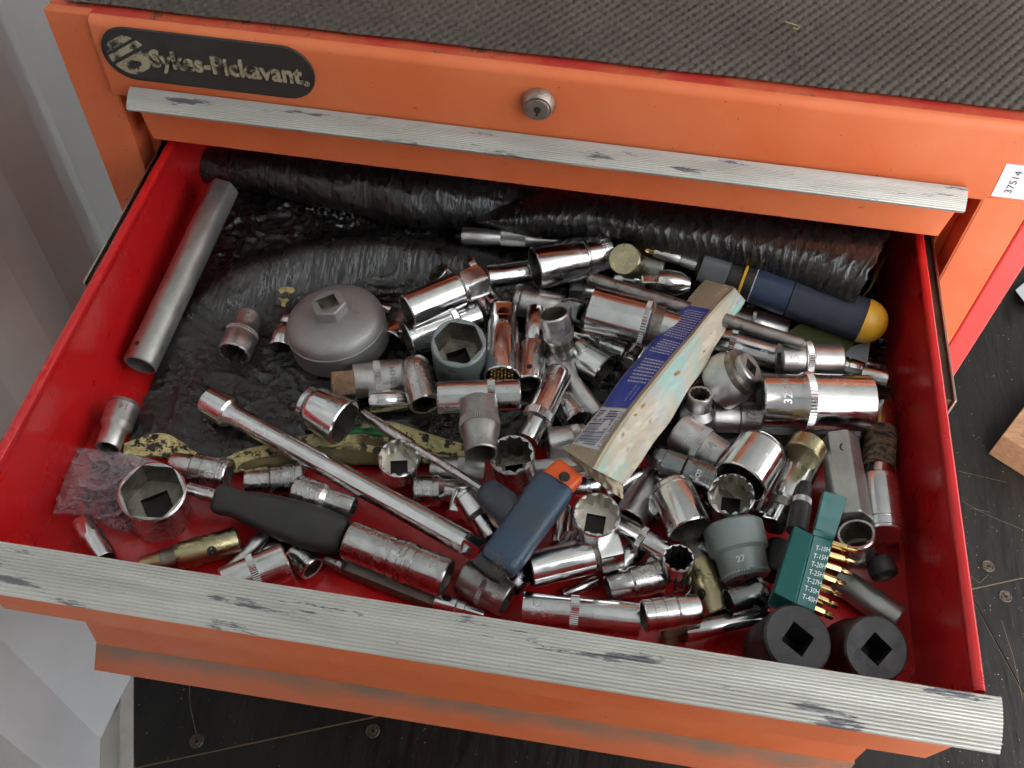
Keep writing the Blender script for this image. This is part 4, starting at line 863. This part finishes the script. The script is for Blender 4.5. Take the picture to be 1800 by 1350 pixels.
for k, s_ in enumerate(('VAG', '74', '14')):
    V, F = text_geo(s_, .0065, .0002); a0 = (.6, 2.6, 4.5)[k]
    W = [((r0*.60+y)*math.cos(a0-x/(r0*.6)), (r0*.60+y)*math.sin(a0-x/(r0*.6)), .0300+z-(y)*.26) for x, y, z in V]
    mesh('cast_lettering', W, F, 'cast_alloy', fc)

# ---------------------------------------------------------------- black handled screwdriver
A, B = at(330, 858, H(22)), at(614, 948, H(17)); L = np.linalg.norm(B-A); M, L = axis_frame(A, B)
sd = empty('screwdriver', rot=M); tag(sd, 'screwdriver with worn black plastic handle lying in the front left', 'screwdriver')
k_ = depth((A+B)/2)/FPX/2
rings([(0, 20*k_), (L*.05, 22*k_), (L*.20, 27*k_), (L*.23, 27*k_)], 'chrome_dull', 'shaft', sd, 32)
def handle(seg, m, name, root, N=64, sq=.86, ang=40, shape='r'):
    R = []
    for t, dd in seg: R.append((t*L, rfn(shape, dd*k_, N)))
    return rings(R, m, name, root, N, ang=ang, sx=1, sy=1)
seg = [(.175, 10), (.180, 34), (.19, 46), (.21, 54), (.235, 56), (.27, 52), (.32, 50), (.38, 56), (.47, 66), (.58, 73), (.70, 78), (.82, 78), (.92, 72), (.97, 64), (.99, 52), (1.0, 30)]
o = handle(seg, 'black_plastic', 'handle', sd); 
# ---------------------------------------------------------------- navy screwdriver with yellow end
A, B = at(1122, 431, H(44)), at(1562, 578, H(40)); M, L = axis_frame(A, B, .2); k_ = depth((A+B)/2)/FPX/2
sd = empty('bit_screwdriver', rot=M); tag(sd, 'navy handled bit screwdriver with yellow rounded end under the black flap', 'screwdriver')
def seg_(t0, t1, d0, d1, m, name, sh='c', N=64, extra=()):
    R = [(t0*L, rfn(sh, d0*k_*.93, N)), (t0*L+.0005, rfn(sh, d0*k_, N))]+[(t*L, rfn(sh, q*k_, N)) for t, q in extra]+[(t1*L-.0005, rfn(sh, d1*k_, N)), (t1*L, rfn(sh, d1*k_*.93, N))]
    return rings(R, m, name, sd, N, ang=35)
seg_(-.002, .07, 8, 15, 'brass_gold', 'bit', 't', extra=((.03, 9), (.04, 15)))
seg_(.07, .175, 21, 22, 'satin', 'shaft')
seg_(.175, .180, 17, 17, 'satin', 'shaft_neck')
seg_(.180, .245, 22, 24, 'satin', 'shaft')
seg_(.245, .262, 36, 44, 'black_plastic', 'rubber_collar')
seg_(.262, .372, 50, 52, 'grey_plastic', 'grey_collar', 'r')
seg_(.372, .425, 50, 56, 'black_plastic', 'glossy_neck', extra=((.39, 52),))
seg_(.425, .437, 66, 66, 'yellow_plastic', 'yellow_ring')
seg_(.437, .475, 60, 66, 'black_plastic', 'neck')
seg_(.475, .62, 69, 74, 'navy_plastic', 'handle', 'f', 96)
seg_(.470, .4765, 68, 70, 'print_white', 'white_edge', 'f', 96)
seg_(.62, .90, 75, 78, 'navy_grip', 'ribbed_grip', 'f', 96)
N_ = 64; R = [(.90*L, 38.5*k_*1.0*2/2)]
R = [(.90*L+math.sin(a)*.092*L, 77*k_*math.cos(a)**.9) for a in np.linspace(0, 1.53, 16)]
rings(R, 'yellow_plastic', 'end_cap', sd, N_, cap0=True, ang=60)
V, F = text_geo('EL', .006, .0001); 
# ---------------------------------------------------------------- T-handle tool
zr = H(50)
A, B = at(636, 728, H(20)), at(862, 868, H(42)); M, L = axis_frame(A, B); k_ = depth((A+B)/2)/FPX/2
th_ = empty('t_handle_key', rot=M); tag(th_, 'T-handled key with blue grey rubber grip and orange tip across the middle', 'T-handle key')
sd = th_
rings([(0, 20*k_*.8), (.0008, 21*k_), (L*.39, 21*k_), (L*.41, 19*k_), (L*.415, 15*k_), (L, 15*k_)], 'chrome_dull', 'shaft', th_, 40)
def world_tube(pts, dias, m, name, root, shape='r', N=64, flat=1., ang=60, roll=0.):
    """smooth tube through world points, parented in place"""
    P = []; n = len(pts)
    for i, (p, dd) in enumerate(zip(pts, dias)):
        t = np.array(pts[min(i+1, n-1)])-np.array(pts[max(i-1, 0)]); t /= np.linalg.norm(t)
        s_ = np.cross(t, [0, 0, 1]); s_ /= np.linalg.norm(s_); u = np.cross(s_, t)
        rr = rfn(shape, 1., N); th = np.arange(N+1)*2*math.pi/N
        k2 = depth(p)/FPX/2*dd
        P.append([tuple(np.array(p)+s_*rr[j % N]*math.cos(th[j]+roll)*k2+u*rr[j % N]*math.sin(th[j]+roll)*k2*flat) for j in range(N+1)])
    mb = MB().grid(P)
    for row, c in ((P[0], pts[0]), (P[-1], pts[-1])): mb.add([tuple(c)]+row, [(0, i+1, i+2) for i in range(N)])
    return kid(mb.build(name, m, smooth=True, ang=ang), root)
def lerp_pts(a, za, b, zb, ts): 
    A, B = at(*a, H(za)), at(*b, H(zb)); return [A+(B-A)*t for t in ts]
ts = [0, .01, .035, .10, .25, .45, .65, .82, .93, .98, .995, 1]
world_tube(lerp_pts((978, 848), 54, (872, 998), 46, ts), [50, 66, 74, 77, 76, 74, 72, 74, 72, 66, 56, 34], 'blue_grip', 'grip', th_, flat=.62)
world_tube(lerp_pts((850, 860), 42, (925, 918), 48, [0, .02, .08, .2, .4, .6, .8, 1]), [22, 44, 54, 56, 58, 62, 64, 60], 'blue_grip', 'grip_stem', th_, flat=.8, shape='c')
world_tube(lerp_pts((1003, 826), 53, (972, 856), 53, [0, .03, .15, .5, 1]), [40, 54, 60, 62, 62], 'orange_plastic', 'orange_tip', th_, flat=.50)
c = at(992, 838, H(65)); kid(MB().add([c]+[c+np.array([.0036*math.cos(q*.35), .0036*math.sin(q*.35), 0]) for q in range(18)], [(0, q+1, (q+1) % 18+1) for q in range(18)]).build('hanging_hole_shade', 'bore_black'), th_)  # flat black disc painting the shade of the hanging hole
world_tube(lerp_pts((848, 972), 46, (893, 1006), 46, [0, .2, .5, .8, 1]), [56, 60, 62, 60, 50], 'black_plastic', 'grip_end_cap', th_, flat=.40)
mb = MB()
for q in range(46):
    p = at(880+rd.uniform(-14, 8), 985+rd.uniform(-16, 18), H(60)); s_ = .0006
    mb.add([p, p+[s_, 0, .0004], p+[0, s_, .0006], p+[-s_, s_*.4, .0002]], [(0,1,2),(0,2,3)])
kid(mb.build('grit', 'rust'), th_)['kind'] = 'stuff'

# ---------------------------------------------------------------- folded plastic wrapper
LE = [(1233,498),(1204,532),(1166,577),(1120,632),(1060,708),(1013,770),(992,790)]          # left edge
RG = [(1291,506),(1256,541),(1215,590),(1170,642),(1113,712),(1068,775),(1040,822)]         # ridge
RE = [(1311,529),(1288,562),(1262,600),(1232,655),(1182,730),(1135,800),(1098,852)]         # right edge
WZ = (50, 74, 46)
def wl(s, t, off=0.):      # left face: t 0 = left edge, 1 = ridge
    a, b = curve(LE, s), curve(RG, s); q = a+(b-a)*t; q = q+np.array([1, .3])*3.5*(1-t)*noise.noise(Vector((s*8, 9, 0)))
    z = WZ[0]+(WZ[1]-WZ[0])*t+1.6*noise.noise(Vector((s*9, t*2, 1)))+.8*max(ridge(s*13, t*3, 6), 0)**3+3*math.sin(math.pi*t)*.7
    return tuple(at(q[0], q[1], H(z+off)))
def wr(s, t, off=0.):
    a, b = curve(RG, s), curve(RE, s); q = a+(b-a)*t; q = q+np.array([1, .3])*4.5*t*noise.noise(Vector((s*8, 4, 0)))
    z = WZ[1]+(WZ[2]-WZ[1])*t+3.4*noise.noise(Vector((s*7, t*2.4, 5)))+1.7*max(ridge(s*9, t*4, 3), 0)**3+1.0*max(ridge(s*22, t*7, 3), 0)**3-5*math.sin(math.pi*t)*.6
    return tuple(at(q[0], q[1], H(z+off)))
wp = empty('plastic_wrapper', tuple(at(1150, 690, H(45)))); tag(wp, 'folded plastic wrapper with blue print and barcode lying on top of the sockets', 'wrapper')
kid(MB().grid(patch(wl, 80, 14)).build('left_panel', 'film_tan', smooth=True, ang=80), wp)
kid(MB().grid(patch(wr, 80, 20)).build('right_panel', 'film_holo', smooth=True, ang=80), wp)
kid(MB().grid(patch(lambda s, t: wl(.18+.50*s, .02+.94*t, .35), 60, 12)).build('blue_print', 'print_blue', smooth=True, ang=80), wp)
kid(MB().grid(patch(lambda s, t: wl(.685+.20*s, .03+.93*t, .35), 30, 12)).build('barcode_label', 'label_white', smooth=True, ang=80), wp)
def ridge_f(s, t):
    a = curve(RG, s*1.02-.02); w_ = 7+7*s; off = (t-.5)*w_
    P = at(a[0]+off+3*s, a[1]+off*.35, H(WZ[1]+2+8*math.sin(math.pi*t)+1.6*noise.noise(Vector((s*10, t, 9))))); return tuple(P)
kid(MB().grid(patch(ridge_f, 80, 7)).build('heat_seal_ridge', 'film_tan', smooth=True, ang=80), wp)
def endf(s, t):            # crumpled lower seal
    a = curve([(994,783),(1030,805),(1060,825),(1095,852)], s); b = curve([(1003,808),(1032,832),(1064,858),(1096,878)], s); q = a+(b-a)*t
    return tuple(at(q[0], q[1], H(48+10*math.sin(math.pi*s)*(1-t)+2.2*noise.noise(Vector((s*12, t*3, 2))))))
kid(MB().grid(patch(endf, 60, 12)).build('crimped_end', 'film_tan', smooth=True, ang=80), wp)
kid(MB().grid(patch(lambda s, t: tuple(at(1000+96*s, 792+58*s+14*t, H(44+4*noise.noise(Vector((s*14, t*4, 8)))))), 40, 6)).build('crimped_end', 'film_tan', smooth=True, ang=80), wp)
top_f = lambda s, t: tuple(np.array(wl(-.0+.02, s)) + (np.array(at(1240+50*s, 492+12*s, H(WZ[0]+(WZ[1]-WZ[0])*s)))-np.array(wl(.02, s)))*t)
kid(MB().grid(patch(top_f, 12, 4)).build('top_seal', 'film_tan', smooth=True, ang=80), wp)
mb = MB(); s = .695
def strip(mb, s0, s1, t0, t1, off=.6, fn=wl):
    mb.add([fn(s0, t0, off), fn(s1, t0, off), fn(s1, (t0+t1)/2, off), fn(s1, t1, off), fn(s0, t1, off), fn(s0, (t0+t1)/2, off)], [(0,1,2,5),(5,2,3,4)])
rb = random.Random(11)
while s < .868:
    w_ = rb.choice([.002, .002, .004, .0055]); strip(mb, s, s+w_, .06, .74 if s < .84 else .7); s += w_+rb.choice([.0022, .003, .0045])
kid(mb.build('barcode', 'ink_blue'), wp)
V, F = text_geo('0 12045 04570 6 5', .1, 0); xm = max(v[0] for v in V)
kid(mesh('barcode_digits', [wl(.785-x/xm*.085, .84+y*1.25, .65) for x, y, z in V], F, 'ink'), wp)
mb = MB()
for k in range(30):                                      # rows of tiny print
    s0 = .205+k*.0128; 
    if .36 < s0 < .375 or .46 < s0 < .475: continue
    t = .16+.1*rb.random()
    while t < .86:
        w_ = rb.uniform(.03, .10); strip(mb, s0, s0+.0045, t, min(t+w_, .88), .7); t += w_+.022
kid(mb.build('small_print', 'print_white'), wp)
for k, (tx, s0) in enumerate((('BAR CODE 345883', .60), ('MOTHER CARE', .615))):
    V, F = text_geo(tx, .03, 0); xm = max(v[0] for v in V)
    kid(mesh('printed_words', [wl(.62-x*.26, .62+.14*k+y*2.2, .75) for x, y, z in V], F, 'print_white'), wp)
# rest of the flavour stains
mb = MB()
for (s_, t_, q) in ((.52, .45, .02), (.66, .22, .018), (.70, .2, .012), (.40, .75, .012), (.3, .6, .008), (.62, .1, .012)):
    c = wr(s_, t_, .5); ring = [wr(s_+q*math.cos(a)*.6*rb.uniform(.6, 1.2), t_+q*2.8*math.sin(a)*rb.uniform(.6, 1.2), .5) for a in np.linspace(0, 5.6, 9)]
    mb.add([c]+ring, [(0, i+1, (i+1) % 9+1) for i in range(9)])
mat('stain', (.38, .22, .05), .5); kid(mb.build('brown_stain', 'stain'), wp)

# ---------------------------------------------------------------- clear bag with small black screws
bgp = empty('clear_bag', tuple(at(180, 860, H(8)))); tag(bgp, 'crumpled clear plastic bag beside the big mouth-up hex socket', 'bag')
TB, BB = [(131,787),(190,793),(240,802),(288,814)], [(94,902),(140,906),(190,925),(226,934)]
def bagf(lo, seed):
    def fn(s, t):
        a, b = curve(TB, s), curve(BB, s); q = a+(b-a)*t; q = q+np.array([5*noise.noise(Vector((t*6, seed, 0))), 5*noise.noise(Vector((s*6, seed+3, 0)))])
        e = math.sin(math.pi*min(max(s, 0), 1))*math.sin(math.pi*min(max(t, 0), 1))
        z = 4+(lo*e**.6)+4.5*max(ridge(s*4.5+seed, t*3.5, seed), 0)**3*(.5+e)+3.0*max(ridge(s*11+seed, t*9, seed), 0)**3+2.0*noise.noise(Vector((s*8, t*8, seed)))
        return tuple(at(q[0], q[1], H(max(z, 1.0))))
    return fn
kid(MB().grid(patch(bagf(15, 2), 70, 60)).build('film_top', 'clear_film', smooth=True, ang=18), bgp)
kid(MB().grid(patch(bagf(3, 6), 30, 26)).build('film_bottom', 'clear_film', smooth=True, ang=80), bgp)
kid(MB().grid(patch(lambda s, t: tuple(at(*(curve(TB, s)+np.array([0, 9*t-1])), H(9+2*noise.noise(Vector((s*9, t, 1)))))), 40, 4)).build('sealed_edge', 'clear_film', smooth=True), bgp)
mb = MB()
for k in range(80):
    s_, t_ = rd.uniform(.3, .9), rd.uniform(.16, .78); q = curve(TB, s_)+(curve(BB, s_)-curve(TB, s_))*t_; P = at(q[0], q[1], H(rd.uniform(4, 10)))
    a_, b_ = rd.uniform(0, 6.28), rd.uniform(-.5, .5); ax = np.array([math.cos(a_)*math.cos(b_), math.sin(a_)*math.cos(b_), math.sin(b_)]); s1 = np.cross(ax, [0, 0, 1]); s1 /= np.linalg.norm(s1); u1 = np.cross(s1, ax)
    rw = []
    for (d_, r_) in ((0, .0001), (.0002, .0026), (.0018, .0024), (.002, .0013), (.007, .0013), (.0085, .0001)):
        rw.append([tuple(P+ax*d_+s1*r_*math.cos(j*1.0472)+u1*r_*math.sin(j*1.0472)) for j in range(7)])
    mb.grid(rw)
tag(mb.build('black_screws', 'black_plastic', smooth=True), 'heap of tiny black screws inside the clear bag', 'screws', kind='stuff')

# ---------------------------------------------------------------- teal bit case
tc_ = empty('bit_case', tuple(at(1410, 1000, H(45)))); tag(tc_, 'teal plastic case holding a row of gold bits', 'bit case')
Q = lambda x, y, z: tuple(at(x, y, H(z)))
a = [Q(1397,923,64), Q(1430,940,66), Q(1399,1061,62), Q(1360,1040,60)]; dn = np.array([0, 0, -.016])
kid(MB().prism(a, [tuple(np.array(p)+dn) for p in a]).build('case_body', 'teal_plastic', bevel=.0008), tc_)
b_ = [Q(1430.5,940,65.4), Q(1467,944,58), Q(1432,1074,54), Q(1399.5,1061,61.5)]
kid(MB().prism(b_, [tuple(np.array(p)+dn) for p in b_]).build('case_face', 'teal_plastic', bevel=.0008), tc_)
c_ = [Q(1448,861,76), Q(1490,874,74), Q(1469,942,64), Q(1431,930,66)]
kid(MB().prism(c_, [tuple(np.array(p)+dn*.35) for p in c_]).build('case_lid', 'teal_plastic', bevel=.0008), tc_)
c_ = [Q(1431,929,66.5), Q(1469,941,64.5), Q(1466,950,60), Q(1428,940,65.8)]
kid(MB().prism(c_, [tuple(np.array(p)+dn*.25) for p in c_]).build('lid_hinge', 'teal_plastic', bevel=.0005), tc_)
names = ['T-10H', 'T-15H', 'T-20H', 'T-25H', 'T-27H', 'T-30H', 'T-40H']
b_ = [Q(1430.5,940,66.2), Q(1467,944,59), Q(1432,1074,55), Q(1399.5,1061,62.3)]
bb = [np.array(p) for p in b_]
for k, nme in enumerate(names):
    v = .19+k*.115; V, F = text_geo(nme, .0042, 0); p0 = bb[0]+(bb[3]-bb[0])*v; p1 = bb[1]+(bb[2]-bb[1])*v; ex = (p1-p0)/np.linalg.norm(p1-p0); ey = bb[0]-bb[3]; ey /= np.linalg.norm(ey)
    cc = p0+(p1-p0)*.60
    W = [cc+ex*x*1.05+ey*y*1.1+np.array([0, 0, .0003]) for x, y, z in V]; kid(mesh('size_marking', W, F, 'print_white'), tc_)
    q = 1464-k*5.6, 957+k*18.5
    tool('torx_bit', 'gold bit in the teal case beside the %s marking' % nme, 'bit', (q[0]-12, q[1]-4), (q[0]+42-1.5*k+(4 if k in (1, 2) else 0), q[1]+13+k*.6),
         '0:13h .62:13h .66:8 .74:7 .75:%dt 1:%dt' % (8+k*.7, 7+k*.7), m='brass_gold', ends='x,x', z=(52-.5*k, 46-.7*k), group='gold bits in the teal case', roll=.2*k)
kid(MB().prism([Q(1352,1052,45), Q(1380,1060,45), Q(1374,1074,42), Q(1350,1066,42)], [Q(1352,1052,35), Q(1380,1060,35), Q(1374,1074,32), Q(1350,1066,32)]).build('clear_clip', 'grey_plastic', bevel=.0005), tc_)
# gold pins in the gripping socket
gp = [o for o in bpy.data.objects if o.name.startswith('gripping_socket')][0]
mb = MB(); R0 = 25*depth(at(882, 664, H(20)))/FPX; ax = np.array([gp.matrix_basis[i][2] for i in range(3)]); 
Lg = np.linalg.norm(at(882, 664, H(16))-at(884, 545, H(16)))*1.0
me_b = [c for c in gp.children if c.name.startswith('body')][0]; Lg = max(v.co.z for v in me_b.data.vertices)
n = int(R0/.0023)+1
for i in range(-n, n+1):
    for j in range(-n, n+1):
        x, y = (i+.5*(j % 2))*.0029, j*.0025
        if x*x+y*y < (R0*.88)**2:
            rw = []
            for (d_, r_) in ((-.010, .0011), (-.002, .0011), (-.0012, .0009), (-.0009, .0004)):
                dz = d_-.0006*((i*7+j*3) % 3); rw.append([(x+r_*math.cos(q*1.0472), y+r_*math.sin(q*1.0472), Lg+dz) for q in range(7)])
            mb.grid(rw)
            b0 = len(mb.v); 
o = mb.build('gold_pins', 'brass_gold', gp, smooth=True, ang=60)
# worn brown patch on the chrome extension
def patch_fn(s, t):
    return tuple(at(1533+24*s+2*noise.noise(Vector((t*5, s, 0))), 758+68*t+4*noise.noise(Vector((s*5, 2, 0))), H(36+5.5*math.sin(math.pi*(.12+.76*s)))))
